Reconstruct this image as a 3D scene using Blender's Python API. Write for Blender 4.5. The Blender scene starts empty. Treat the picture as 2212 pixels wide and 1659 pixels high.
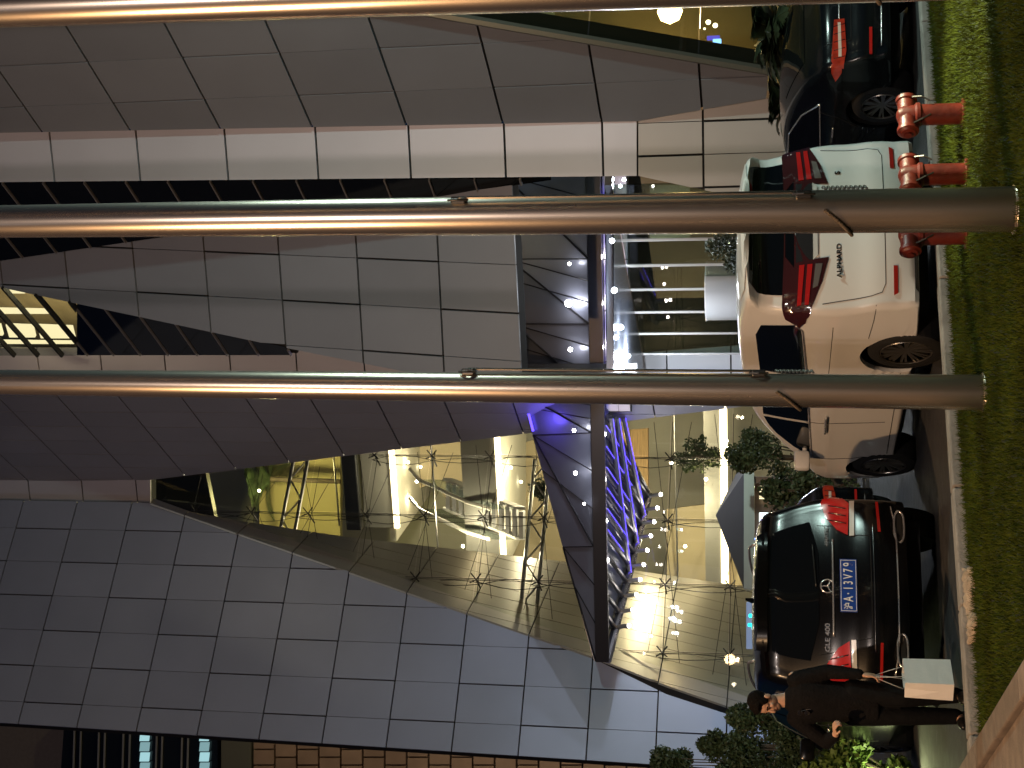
import bpy, bmesh, math, random
from mathutils import Vector, Matrix, Quaternion
from mathutils.bvhtree import BVHTree
from mathutils.geometry import tessellate_polygon
V = Vector
R = math.radians
random.seed(7)
SC = bpy.context.scene
COL = SC.collection

# ------------------------------------------------------------------ camera
# photo read in a 2212 x 1659 grid; the photo lies on its side, so grid X runs down, grid Y runs to the left
F_PX = 3000.0
PITCH = R(10.87)
CAM = V((0.0, 0.0, 1.5))
FW = V((0, math.cos(PITCH), math.sin(PITCH)))
UP = V((0, -math.sin(PITCH), math.cos(PITCH)))
RT = V((1, 0, 0))
cd = bpy.data.cameras.new('camera')
cd.sensor_fit = 'HORIZONTAL'
cd.sensor_width = 36.0
cd.lens = 36.0 * F_PX / 2212.0
cd.clip_start = 0.05
cd.clip_end = 600
cam = bpy.data.objects.new('camera', cd)
COL.objects.link(cam)
m = Matrix.Identity(4)
for i, c in enumerate((-UP, RT, -FW)):
    for j in range(3):
        m[j][i] = c[j]
m.translation = CAM
cam.matrix_world = m
SC.camera = cam

# ------------------------------------------------------------------ sky, moon, exposure
w = bpy.data.worlds.new('World')
SC.world = w
w.use_nodes = True
nt = w.node_tree
sky = nt.nodes.new('ShaderNodeTexSky')
sky.sky_type = 'NISHITA'
sky.sun_disc = False
sky.sun_elevation = R(2.0)
sky.ozone_density = 6.0
sky.sun_rotation = R(200)
bg = nt.nodes['Background']
bg.inputs['Strength'].default_value = 0.022
nt.links.new(sky.outputs[0], bg.inputs['Color'])
sd = bpy.data.lights.new('moon', 'SUN')
sd.energy = 0.03
sd.angle = R(0.5)
sd.color = (0.8, 0.88, 1.0)
so = bpy.data.objects.new('moon', sd)
so.rotation_euler = (R(50), 0, R(-30))
COL.objects.link(so)
SC.view_settings.view_transform = 'Standard'
SC.view_settings.look = 'None'
SC.view_settings.exposure = 0.0
SC.view_settings.gamma = 1.0
SC.render.engine = 'CYCLES'
SC.cycles.use_denoising = True
SC.cycles.max_bounces = 6
SC.cycles.diffuse_bounces = 2
SC.cycles.glossy_bounces = 4
SC.cycles.transparent_max_bounces = 16
SC.cycles.transmission_bounces = 4
SC.cycles.caustics_reflective = False
SC.cycles.caustics_refractive = False
SC.cycles.sample_clamp_indirect = 4.0

# ------------------------------------------------------------------ pixel helpers
def ray(X, Y):
    d = FW * F_PX + RT * (829.5 - Y) + UP * (1106.0 - X)
    return d / d.y
def at(X, Y, y):
    return CAM + ray(X, Y) * y
def onz(X, Y, z=0.0):
    d = ray(X, Y)
    return CAM + d * ((z - CAM.z) / d.z)
def onp(X, Y, P, n):
    d = ray(X, Y)
    return CAM + d * ((P - CAM).dot(n) / d.dot(n))
def hdir(deg):
    return V((math.sin(R(deg)), math.cos(R(deg)), 0))

# ------------------------------------------------------------------ materials
MATS = {}
def mat(name, color, rough=0.5, metal=0.0, var=0.0, scale=8.0, bump=0.0, bscale=None, spec=None, coat=0.0,
        emit=None, estr=0.0, rnd=0.0, stretch=None, rvar=0.0, sss=0.0):
    if name in MATS:
        return MATS[name]
    M = bpy.data.materials.new(name)
    M.use_nodes = True
    t = M.node_tree
    b = t.nodes['Principled BSDF']
    c4 = (*color, 1)
    b.inputs['Base Color'].default_value = c4
    b.inputs['Roughness'].default_value = rough
    b.inputs['Metallic'].default_value = metal
    if spec is not None:
        b.inputs['Specular IOR Level'].default_value = spec
    if coat:
        b.inputs['Coat Weight'].default_value = coat
        b.inputs['Coat Roughness'].default_value = 0.04
    if sss:
        b.inputs['Subsurface Weight'].default_value = sss
        b.inputs['Subsurface Radius'].default_value = (0.012, 0.005, 0.003)
    if emit:
        b.inputs['Emission Color'].default_value = (*emit, 1)
        b.inputs['Emission Strength'].default_value = estr
    if var or bump or rnd or rvar:
        tc = t.nodes.new('ShaderNodeTexCoord')
        mp = t.nodes.new('ShaderNodeMapping')
        if stretch:
            mp.inputs['Scale'].default_value = stretch
        t.links.new(tc.outputs['Object'], mp.inputs['Vector'])
        nz = t.nodes.new('ShaderNodeTexNoise')
        nz.inputs['Scale'].default_value = scale
        nz.inputs['Detail'].default_value = 5
        t.links.new(mp.outputs[0], nz.inputs['Vector'])
    if var or rnd:
        mr = t.nodes.new('ShaderNodeMapRange')
        mr.inputs['From Min'].default_value = 0.25
        mr.inputs['From Max'].default_value = 0.75
        mr.inputs['To Min'].default_value = 1 - var
        mr.inputs['To Max'].default_value = 1 + var
        t.links.new(nz.outputs['Fac'], mr.inputs['Value'])
        src = mr.outputs[0]
        if rnd:
            oi = t.nodes.new('ShaderNodeObjectInfo')
            mr2 = t.nodes.new('ShaderNodeMapRange')
            mr2.inputs['To Min'].default_value = 1 - rnd
            mr2.inputs['To Max'].default_value = 1 + rnd
            t.links.new(oi.outputs['Random'], mr2.inputs['Value'])
            mu = t.nodes.new('ShaderNodeMath')
            mu.operation = 'MULTIPLY'
            t.links.new(src, mu.inputs[0])
            t.links.new(mr2.outputs[0], mu.inputs[1])
            src = mu.outputs[0]
        mx = t.nodes.new('ShaderNodeVectorMath')
        mx.operation = 'SCALE'
        mx.inputs[0].default_value = color
        t.links.new(src, mx.inputs['Scale'])
        t.links.new(mx.outputs[0], b.inputs['Base Color'])
    if rvar:
        mr3 = t.nodes.new('ShaderNodeMapRange')
        mr3.inputs['From Min'].default_value = 0.3
        mr3.inputs['From Max'].default_value = 0.7
        mr3.inputs['To Min'].default_value = max(0, rough - rvar)
        mr3.inputs['To Max'].default_value = rough + rvar
        t.links.new(nz.outputs['Fac'], mr3.inputs['Value'])
        t.links.new(mr3.outputs[0], b.inputs['Roughness'])
    if bump:
        n2 = t.nodes.new('ShaderNodeTexNoise')
        n2.inputs['Scale'].default_value = bscale or scale * 4
        n2.inputs['Detail'].default_value = 4
        t.links.new(mp.outputs[0], n2.inputs['Vector'])
        bp = t.nodes.new('ShaderNodeBump')
        bp.inputs['Strength'].default_value = bump
        bp.inputs['Distance'].default_value = 0.02
        t.links.new(n2.outputs['Fac'], bp.inputs['Height'])
        t.links.new(bp.outputs[0], b.inputs['Normal'])
    MATS[name] = M
    return M

def glass(name, tint, refl=1.0, rough=0.02):
    if name in MATS:
        return MATS[name]
    M = bpy.data.materials.new(name)
    M.use_nodes = True
    t = M.node_tree
    t.nodes.clear()
    o = t.nodes.new('ShaderNodeOutputMaterial')
    mx = t.nodes.new('ShaderNodeMixShader')
    tr = t.nodes.new('ShaderNodeBsdfTransparent')
    tr.inputs[0].default_value = (*tint, 1)
    gl = t.nodes.new('ShaderNodeBsdfGlossy')
    gl.inputs['Roughness'].default_value = rough
    gl.inputs['Color'].default_value = (refl, refl, refl, 1)
    fr = t.nodes.new('ShaderNodeFresnel')
    fr.inputs['IOR'].default_value = 1.5
    ge = t.nodes.new('ShaderNodeNewGeometry')
    iv = t.nodes.new('ShaderNodeMath'); iv.operation = 'SUBTRACT'; iv.inputs[0].default_value = 1.0
    t.links.new(ge.outputs['Backfacing'], iv.inputs[1])
    ml = t.nodes.new('ShaderNodeMath'); ml.operation = 'MULTIPLY'
    t.links.new(fr.outputs[0], ml.inputs[0]); t.links.new(iv.outputs[0], ml.inputs[1])
    t.links.new(ml.outputs[0], mx.inputs[0])
    t.links.new(tr.outputs[0], mx.inputs[1])
    t.links.new(gl.outputs[0], mx.inputs[2])
    t.links.new(mx.outputs[0], o.inputs['Surface'])
    MATS[name] = M
    return M

def emis(name, color, strength):
    return mat(name, (0.05, 0.05, 0.05), 0.4, emit=color, estr=strength)

# ------------------------------------------------------------------ object helpers
OFF = {}
def tag(o, label=None, cat=None, group=None, kind=None):
    if label: o['label'] = label
    if cat: o['category'] = cat
    if group: o['group'] = group
    if kind: o['kind'] = kind
    return o
def root(name, loc, label, cat, group=None, world=True, rotz=0.0):
    o = bpy.data.objects.new(name, None)
    o.empty_display_size = 0.2
    COL.objects.link(o)
    o.location = loc
    o.rotation_euler = (0, 0, rotz)
    OFF[o.name] = V(loc) if world else V((0, 0, 0))
    return tag(o, label, cat, group)
def link(name, me, parent=None):
    o = bpy.data.objects.new(name, me)
    COL.objects.link(o)
    if parent:
        o.parent = parent
        OFF[o.name] = OFF.get(parent.name, V((0, 0, 0)))
    return o
class MB:
    def __init__(s):
        s.v = []; s.f = []; s.mi = []
    def add(s, vs, fs, mi=0):
        n = len(s.v)
        s.v += [V(p) for p in vs]
        s.f += [tuple(i + n for i in f) for f in fs]
        s.mi += [mi] * len(fs)
        return s
    def box(s, c, size, M=None, mi=0):
        hx, hy, hz = size[0] / 2, size[1] / 2, size[2] / 2
        vs = [V((x, y, z)) for x in (-hx, hx) for y in (-hy, hy) for z in (-hz, hz)]
        if M is not None:
            vs = [M @ p for p in vs]
        vs = [p + V(c) for p in vs]
        return s.add(vs, [(0, 1, 3, 2), (4, 6, 7, 5), (0, 4, 5, 1), (2, 3, 7, 6), (0, 2, 6, 4), (1, 5, 7, 3)], mi)
    def bbox(s, c, size, bev=0.01, M=None, mi=0):
        bm = bmesh.new()
        bmesh.ops.create_cube(bm, size=1.0)
        for p in bm.verts:
            p.co = V((p.co.x * size[0], p.co.y * size[1], p.co.z * size[2]))
        bmesh.ops.bevel(bm, geom=bm.edges[:], offset=bev, segments=2, affect='EDGES', profile=0.5)
        vs = [(M @ p.co if M is not None else p.co) + V(c) for p in bm.verts]
        bm.verts.index_update()
        fs = [tuple(q.index for q in f.verts) for f in bm.faces]
        bm.free()
        return s.add(vs, fs, mi)
    def beam(s, a, b, wd, ht, mi=0, up=V((0, 0, 1))):
        a = V(a); b = V(b)
        d = (b - a)
        L = d.length
        d.normalize()
        x = d.cross(up)
        if x.length < 1e-4:
            x = d.cross(V((1, 0, 0)))
        x.normalize()
        z = x.cross(d)
        M = Matrix((x, d, z)).transposed()
        return s.box((a + b) / 2, (wd, L, ht), M, mi)
    def tube(s, pts, r, n=8, mi=0, cap=True, closed=False):
        pts = [V(p) for p in pts]
        k = len(pts)
        rs = r if isinstance(r, (list, tuple)) else [r] * k
        vs = []
        prev = None
        for i, p in enumerate(pts):
            if closed:
                d = pts[(i + 1) % k] - pts[i - 1]
            else:
                d = pts[min(i + 1, k - 1)] - pts[max(i - 1, 0)]
            d = d.normalized() if d.length > 1e-9 else V((0, 0, 1))
            if prev is None:
                a = d.cross(V((0, 0, 1)))
                if a.length < 1e-3:
                    a = d.cross(V((1, 0, 0)))
            else:
                a = prev - d * prev.dot(d)
            a.normalize()
            prev = a
            b = d.cross(a)
            for j in range(n):
                t = 2 * math.pi * j / n
                vs.append(p + (a * math.cos(t) + b * math.sin(t)) * rs[i])
        fs = []
        kk = k if closed else k - 1
        for i in range(kk):
            for j in range(n):
                i2 = (i + 1) % k
                fs.append((i * n + j, i * n + (j + 1) % n, i2 * n + (j + 1) % n, i2 * n + j))
        if cap and not closed:
            fs.append(tuple(range(n))[::-1])
            fs.append(tuple((k - 1) * n + j for j in range(n)))
        return s.add(vs, fs, mi)
    def lathe(s, prof, n=16, M=None, c=(0, 0, 0), mi=0, cap=True):
        vs = []
        for (r_, z_) in prof:
            for j in range(n):
                t = 2 * math.pi * j / n
                p = V((r_ * math.cos(t), r_ * math.sin(t), z_))
                vs.append((M @ p if M is not None else p) + V(c))
        fs = []
        k = len(prof)
        for i in range(k - 1):
            for j in range(n):
                fs.append((i * n + j, i * n + (j + 1) % n, (i + 1) * n + (j + 1) % n, (i + 1) * n + j))
        if cap and prof[0][0] > 1e-4: fs.append(tuple(range(n))[::-1])
        if cap and prof[-1][0] > 1e-4: fs.append(tuple((k - 1) * n + j for j in range(n)))
        return s.add(vs, fs, mi)
    def prism(s, poly, off, mi=0):
        n = len(poly)
        poly = [V(p) for p in poly]
        vs = poly + [p + V(off) for p in poly]
        tri = tessellate_polygon([poly])
        fs = [tuple(t) for t in tri] + [tuple(i + n for i in t)[::-1] for t in tri]
        for i in range(n):
            j = (i + 1) % n
            fs.append((i, j, j + n, i + n))
        return s.add(vs, fs, mi)
    def build(s, name, mats, parent=None, smooth=False, auto=None):
        me = bpy.data.meshes.new(name)
        off = OFF.get(parent.name, V((0, 0, 0))) if parent else V((0, 0, 0))
        me.from_pydata([tuple(p - off) for p in s.v], [], s.f)
        if not isinstance(mats, (list, tuple)):
            mats = [mats]
        for q in mats:
            me.materials.append(q)
        if len(mats) > 1:
            me.polygons.foreach_set('material_index', s.mi)
        bm = bmesh.new()
        bm.from_mesh(me)
        bmesh.ops.recalc_face_normals(bm, faces=bm.faces[:])
        bm.to_mesh(me)
        bm.free()
        if smooth or auto:
            me.polygons.foreach_set('use_smooth', [True] * len(me.polygons))
        if auto:
            me.set_sharp_from_angle(angle=R(auto))
        me.update()
        return link(name, me, parent)
def clip(poly, a, b, c):
    out = []
    n = len(poly)
    for i in range(n):
        p = poly[i]; q = poly[(i + 1) % n]
        fp = a * p[0] + b * p[1] - c
        fq = a * q[0] + b * q[1] - c
        if fp <= 0: out.append(p)
        if (fp < 0 < fq) or (fq < 0 < fp):
            t = fp / (fp - fq)
            out.append((p[0] + (q[0] - p[0]) * t, p[1] + (q[1] - p[1]) * t))
    return out
def area(p):
    return abs(sum(p[i][0] * p[(i + 1) % len(p)][1] - p[(i + 1) % len(p)][0] * p[i][1] for i in range(len(p)))) / 2
def dedupe(p):
    out = []
    for q in p:
        if not out or (abs(q[0] - out[-1][0]) + abs(q[1] - out[-1][1])) > 1e-3:
            out.append(q)
    if len(out) > 1 and (abs(out[0][0] - out[-1][0]) + abs(out[0][1] - out[-1][1])) < 1e-3:
        out.pop()
    return out
class Plane:
    def __init__(s, P, u, upv=None):
        s.P = V(P); s.u = V(u).normalized()
        upv = V(upv) if upv is not None else V((0, 0, 1))
        s.t = (upv - s.u * upv.dot(s.u)).normalized()
        s.n = s.u.cross(s.t).normalized()
        if s.n.dot(CAM - s.P) < 0: s.n = -s.n
    def px(s, X, Y):
        return onp(X, Y, s.P, s.n)
    def st(s, p):
        d = p - s.P
        return (d.dot(s.u), d.dot(s.t))
    def w(s, st, o=0.0):
        return s.P + s.u * st[0] + s.t * st[1] + s.n * o
    def zt(s, z):
        return (z - s.P.z) / s.t.z
# ------------------------------------------------------------------ ground, lawn, kerb, path
asph = mat('asphalt', (0.045, 0.044, 0.043), 0.75, var=0.35, scale=6, bump=0.5, bscale=160, rvar=0.15)
g = MB().add([(-300, -200, 0), (300, -200, 0), (300, 400, 0), (-300, 400, 0)], [(0, 1, 2, 3)]).build('ground', asph)
tag(g, kind='structure')
GZ = 0.045
KZ = 0.13
K0 = onz(1990, 100, KZ); K1 = onz(2088, 1600, KZ)
KD = (K0 - K1).normalized()
KN = V((-KD.y, KD.x, 0))           # away from the camera
if KN.y < 0: KN = -KN
def kp(s, n, z):
    p = K1 + KD * s + KN * n
    return V((p.x, p.y, z))
KW = 0.17
soil = mat('lawn_soil', (0.018, 0.026, 0.007), 0.95, var=0.5, scale=5, bump=0.8, bscale=60)
lawn = MB().add([kp(-22, -KW, GZ), kp(26, -KW, GZ), kp(26, -22, GZ), kp(-22, -22, GZ)], [(0, 1, 2, 3)]).build('lawn', soil)
tag(lawn, kind='structure')
# kerb of separate stones
kst = mat('kerb_concrete', (0.30, 0.27, 0.235), 0.85, var=0.25, scale=5, bump=0.5, bscale=50, rnd=0.12)
kerb = MB().box((0, 0, 0), (0.01, 0.01, 0.01))
kb = MB().prism([kp(-20, -0.02, 0.0), kp(24, -0.02, 0.0), kp(24, -KW + 0.02, 0.0), kp(-20, -KW + 0.02, 0.0)], V((0, 0, 0.09))).build('kerb', kst)
tag(kb, kind='structure')
rk = random.Random(3)
s = -8.0
while s < 13.0:
    L = 1.0
    dz = rk.uniform(-0.006, 0.006); dn = rk.uniform(-0.008, 0.008)
    bm = MB()
    c = kp(s + L / 2, -KW / 2 + dn, KZ / 2 + dz)
    M = Matrix((KD, KN, V((0, 0, 1)))).transposed()
    bm.bbox(c, (L - 0.012, KW, KZ), 0.014, M)
    bm.build('kerb_stone', kst, kb)
    s += L
# broken concrete patch spilled beside the kerb
pt = mat('mortar', (0.42, 0.33, 0.24), 0.95, var=0.3, scale=12, bump=0.9, bscale=45)
rp = random.Random(5)
prof = []
pa = onz(2096, 1225, GZ); pb = onz(2114, 1372, GZ)
sa = (pa - K1).dot(KD); sb = (pb - K1).dot(KD)
mb = MB()
top = []
nn = 26
for i in range(nn + 1):
    t = i / nn
    wd = (0.20 + 0.06 * math.sin(t * 9) + rp.uniform(-0.03, 0.03)) * min(1, 6 * t + .2, 6 * (1 - t) + .2)
    top.append((sa + (sb - sa) * t, -KW + 0.03, -KW - wd))
vs = []
for (q, n0, n1) in top:
    hz = rp.uniform(-0.012, 0.012)
    vs += [kp(q, n0, KZ - 0.03 + hz), kp(q, (n0 + n1) / 2, KZ - 0.035 + hz), kp(q, n1 + 0.03, KZ - 0.055 + hz), kp(q, n1, GZ - 0.01)]
fs = []
for i in range(nn):
    for j in range(3):
        fs.append((i * 4 + j, i * 4 + j + 1, (i + 1) * 4 + j + 1, (i + 1) * 4 + j))
mb.add(vs, fs)
po = mb.build('mortar_patch', pt, None, smooth=True)
tag(po, 'pale lumpy mortar patch spilled on the lawn edge beside the kerb', 'mortar patch')
# paved path in the near left corner
pA = onz(2115, 1629, GZ); pB = onz(2212, 1476, GZ)
PD = (pB - pA); PD.z = 0; PD.normalize()
PN = V((PD.y, -PD.x, 0))
if PN.x > 0: PN = -PN               # away from the lawn, to the left
def pp(s_, n_, z):
    p = pA + PD * s_ + PN * n_
    return V((p.x, p.y, z))
pv = mat('path_stone', (0.19, 0.145, 0.11), 0.8, var=0.25, scale=7, bump=0.4, bscale=60, rnd=0.15)
path = MB().add([pp(-0.6, 0.0, GZ + 0.004), pp(12, 0.0, GZ + 0.004), pp(12, 6, GZ + 0.004), pp(-0.6, 6, GZ + 0.004)], [(0, 1, 2, 3)]).build('path', mat('path_joint', (0.12, 0.09, 0.07), 0.9, var=.2), None)
tag(path, kind='structure')
Mp = Matrix((PD, PN, V((0, 0, 1)))).transposed()
s = -0.55
while s < 3.4:
    MB().bbox(pp(s + 0.5, 0.10, GZ + 0.03), (0.985, 0.19, 0.12), 0.012, Mp).build('border_stone', pv, path)
    s += 1.0
for i in range(7):
    for j in range(4):
        MB().bbox(pp(-0.4 + i * 0.6 + 0.3, 0.20 + 0.3 + j * 0.6, GZ + 0.02 + rk.uniform(-.002, .002)), (0.592, 0.592, 0.06), 0.006, Mp).build('paving_slab', pv, path)
# grass blades
def grass_patch():
    rg = random.Random(11)
    vs = []; fs = []
    dens_n = 0
    tip = []
    while dens_n < 95000:
        # denser towards the part of the lawn the picture shows
        y = 5.5 + (rg.random() ** 0.8) * 10.5
        x = rg.uniform(-0.34, 0.36) * y
        p = V((x, y, 0))
        n = (p - K1).dot(KN)
        if n > -KW - 0.004: continue
        q = (p - pA).dot(PN)
        if q > 0.0: continue
        dens_n += 1
        h = rg.uniform(0.025, 0.06) * (1.3 if rg.random() < .07 else 1)
        a = rg.uniform(0, 6.283)
        wd = rg.uniform(0.0035, 0.006)
        lx, ly = rg.gauss(0, h * .45), rg.gauss(0, h * .45)
        dx, dy = math.cos(a) * wd, math.sin(a) * wd
        b = len(vs)
        vs += [(x - dx, y - dy, GZ), (x + dx, y + dy, GZ), (x + lx, y + ly, GZ + h)]
        fs.append((b, b + 1, b + 2))
    me = bpy.data.meshes.new('grass')
    me.from_pydata(vs, [], fs)
    M = mat('grass_blade', (0.052, 0.066, 0.007), 0.9, var=0.45, scale=1.7, spec=.08)
    me.materials.append(M)
    o = link('grass', me)
    tag(o, 'short mown grass growing between the kerb and the path', 'grass', kind='stuff')
grass_patch()

# ------------------------------------------------------------------ exhibition hall
HROW = 1.6
ZR0 = 1.5 + HROW * 0.735
hall = root('exhibition_hall', (0, 31, 0), 'large hall of folded grey metal panel walls with a glazed atrium', 'building')
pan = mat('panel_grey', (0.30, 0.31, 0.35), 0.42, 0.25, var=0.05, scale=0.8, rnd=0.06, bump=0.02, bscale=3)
panl = mat('panel_lit_tone', (0.56, 0.54, 0.60), 0.42, 0.15, var=0.05, scale=0.8, rnd=0.04, bump=0.02, bscale=3)  # paler copy: brightness of the lamp-facing strips put into the panel colour
panj = mat('panel_sky_tint', (0.36, 0.40, 0.53), 0.42, 0.25, var=0.05, scale=0.8, rnd=0.06, bump=0.02, bscale=3)  # bluer copy: cool sky light on the left wall put into its colour
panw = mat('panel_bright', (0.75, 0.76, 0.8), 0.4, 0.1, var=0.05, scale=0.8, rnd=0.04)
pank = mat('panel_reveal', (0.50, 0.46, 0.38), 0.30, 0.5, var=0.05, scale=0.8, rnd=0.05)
joint = mat('joint_black', (0.012, 0.011, 0.011), 0.8)
TH = 0.05
def rows_for(pl, sts, H, z0):
    ts = [q[1] for q in sts]
    zs = [pl.P.z + t * pl.t.z for t in ts]
    k0 = math.floor((min(zs) - z0) / H); k1 = math.ceil((max(zs) - z0) / H)
    return range(k0, k1)
def facet(name, px, pl, w, s0, m, shear=0.0, H=HROW, z0=ZR0, gap=0.036, faint=0.012, back=0.3, par=0, alt=True, cols=True):
    sts = [pl.st(pl.px(*p)) for p in px]
    backing = MB().prism([pl.w(q, -TH - 0.004) for q in sts], -pl.n * back).build(name, joint, hall)
    rr = random.Random(len(px) * 31 + int(w * 100))
    for k in rows_for(pl, sts, H, z0):
        t0 = pl.zt(z0 + k * H); t1 = pl.zt(z0 + (k + 1) * H)
        if t0 > t1: t0, t1 = t1, t0
        tm = (t0 + t1) / 2
        ss = [q[0] - shear * q[1] for q in sts]
        j0 = math.floor((min(ss) - s0) / w); j1 = math.ceil((max(ss) - s0) / w)
        if not cols: j0, j1 = 0, 1
        for j in range(j0, j1):
            gl = gap if ((j + k + par) % 2 == 0 or not alt) else faint
            gr = gap if ((j + 1 + k + par) % 2 == 0 or not alt) else faint
            p = [(a, b) for a, b in sts]
            p = clip(p, 0, 1, t1 - gap / 2); 
            if len(p) > 2: p = clip(p, 0, -1, -(t0 + gap / 2))
            if cols:
                if len(p) > 2: p = clip(p, 1, -shear, s0 + (j + 1) * w - gr / 2)
                if len(p) > 2: p = clip(p, -1, shear, -(s0 + j * w + gl / 2))
            p = dedupe(p)
            if len(p) < 3 or area(p) < 0.01: continue
            tilt = rr.uniform(-0.002, 0.002); tilt2 = rr.uniform(-0.002, 0.002)
            c = (sum(q[0] for q in p) / len(p), sum(q[1] for q in p) / len(p))
            mb = MB()
            fr = [pl.w(q, tilt * (q[0] - c[0]) + tilt2 * (q[1] - c[1])) for q in p]
            mb.prism(fr, -pl.n * TH)
            mb.build('panel', m, backing)
    return backing
D_A, D_B, D_J, D_K = -29.5, -78.0, 60.5, 13.7
uA, uB, uJ, uK = hdir(D_A), hdir(D_B), hdir(D_J), hdir(D_K)
P_AB = at(1681, 256, 22.1)
plA = Plane(P_AB, uA); plB = Plane(P_AB, uB)
plJ = Plane(at(1000, 1420, 33.0), uJ)
plG = Plane(at(600, 858, 31.0), uA)
plH = Plane(plG.px(200, 1040), uB)
plF = Plane(plG.px(400, 815), uB)
pd1 = at(951, 650, 24.3); pd2 = at(150, 650, 25.7)
plD = Plane(pd1, uB, pd2 - pd1)
plC = Plane(plD.px(1180, 388), uA)
e1 = plD.px(610, 750); e2 = plD.px(90, 640)
plE = Plane(e1, uA, e2 - e1)
j1_ = plJ.px(325, 1085); j2_ = plJ.px(1290, 1420)
plK = Plane(j1_, uK, j2_ - j1_)
wA = 0.98
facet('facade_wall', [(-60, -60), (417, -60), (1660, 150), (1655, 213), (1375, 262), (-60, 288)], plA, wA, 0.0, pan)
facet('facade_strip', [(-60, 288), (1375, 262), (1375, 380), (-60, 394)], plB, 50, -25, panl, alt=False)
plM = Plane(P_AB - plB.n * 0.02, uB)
facet('facade_base', [(1379, 262), (1645, 214), (1820, 182), (1820, 478), (1600, 428), (1379, 380)], plM, 0.52, 0.0, mat('panel_warm', (0.37, 0.35, 0.34), 0.4, 0.2, var=.05, scale=.8, rnd=.05), par=1)
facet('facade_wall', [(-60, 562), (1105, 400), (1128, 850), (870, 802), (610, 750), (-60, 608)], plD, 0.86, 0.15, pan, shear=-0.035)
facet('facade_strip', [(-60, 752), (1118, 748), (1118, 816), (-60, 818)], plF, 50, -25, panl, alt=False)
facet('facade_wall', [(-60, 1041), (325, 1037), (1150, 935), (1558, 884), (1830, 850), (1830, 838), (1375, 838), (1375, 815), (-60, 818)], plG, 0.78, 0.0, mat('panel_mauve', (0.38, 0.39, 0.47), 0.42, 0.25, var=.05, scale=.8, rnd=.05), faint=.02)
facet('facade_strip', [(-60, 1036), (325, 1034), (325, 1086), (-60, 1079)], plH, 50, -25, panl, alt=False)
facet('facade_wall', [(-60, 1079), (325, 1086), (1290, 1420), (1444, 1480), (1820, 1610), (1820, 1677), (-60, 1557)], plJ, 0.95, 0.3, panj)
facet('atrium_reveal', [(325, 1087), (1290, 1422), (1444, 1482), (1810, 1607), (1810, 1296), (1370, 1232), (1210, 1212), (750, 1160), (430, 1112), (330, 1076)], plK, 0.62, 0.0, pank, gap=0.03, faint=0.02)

# dark glazed bands with mullions
dglass = mat('dark_glass', (0.010, 0.012, 0.013), 0.06, spec=0.5, rnd=0.3, var=.2, scale=.5)
mull = mat('mullion', (0.34, 0.33, 0.33), 0.45, 0.4)
def band(name, px, pl, H, z0, lit=None):
    sts = [pl.st(pl.px(*p)) for p in px]
    back = MB().prism([pl.w(q, -0.08) for q in sts], -pl.n * 0.15).build(name, joint, hall)
    for k in rows_for(pl, sts, H, z0):
        t0 = pl.zt(z0 + k * H); t1 = pl.zt(z0 + (k + 1) * H)
        p = clip([(a, b) for a, b in sts], 0, 1, t1 - 0.03)
        if len(p) > 2: p = clip(p, 0, -1, -(t0 + 0.03))
        p = dedupe(p)
        if len(p) >= 3 and area(p) > 0.01:
            zc = z0 + (k + .5) * H
            mm = dglass
            MB().prism([pl.w(q, -0.03) for q in p], -pl.n * 0.03).build('pane', mm, back)
        ii = clip(clip([(a, b) for a, b in sts], 0, 1, t0 + 0.013), 0, -1, -(t0 - 0.013)) if True else []
        ii = dedupe(ii) if len(ii) > 2 else []
        if len(ii) >= 3:
            MB().prism([pl.w(q, 0.0) for q in ii], -pl.n * 0.05).build('mullion', mull, back)
    return back
band('window_band', [(-60, 398), (-60, 575), (1190, 392), (1190, 388)], plC, HROW / 2, ZR0)
band('window_band', [(165, 655), (612, 752), (640, 770), (165, 770)], plE, HROW / 2, ZR0)
# lit window at the top
litm = emis('window_glow', (1.0, 0.80, 0.48), 1.8)
litd = mat('window_room', (0.25, 0.17, 0.09), 0.7)
q4 = [(-60, 607), (165, 655), (165, 770), (-60, 770)]
sts = [plE.st(plE.px(*p)) for p in q4]
plE2 = Plane(plE.P - plE.n * 1.6, plE.u, plE.t)
wb = MB().prism([plE2.px(*p) for p in ((-70, 560), (200, 600), (200, 800), (-70, 800))], -plE.n * 0.1).build('lit_room', mat('room_cream', (0.7, 0.55, 0.32), 0.7, var=.15, scale=2), hall)
plE3 = Plane(plE.P - plE.n * .7, plE.u, plE.t)
for (X0, Y0, X1, Y1) in ((8, 622, 48, 634), (-30, 668, 106, 678), (12, 702, 70, 729), (80, 704, 155, 731), (-60, 700, 0, 725), (-60, 737, 170, 743)):
    a = [plE3.px(*p) for p in ((X0, Y0), (X1, Y0 + 3), (X1 + 6, Y1), (X0 + 8, Y1))]
    MB().prism(a, -plE.n * 0.06).build('ceiling_light', litm, wb)
for z in range(-2, 30):
    zz = ZR0 + z * HROW / 2
    t0 = plE.zt(zz)
    ii = clip(clip(sts, 0, 1, t0 + 0.03), 0, -1, -(t0 - 0.03))
    ii = dedupe(ii)
    if len(ii) >= 3:
        MB().prism([plE.w(q, 0.03) for q in ii], -plE.n * 0.1).build('mullion', mat('mullion_dark', (.03, .028, .026), .5), wb)
MB().prism([plE.w(q, -0.02) for q in sts], -plE.n * 0.02).build('pane', glass('clear_glass', (0.82, 0.86, 0.82)), wb)
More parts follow.
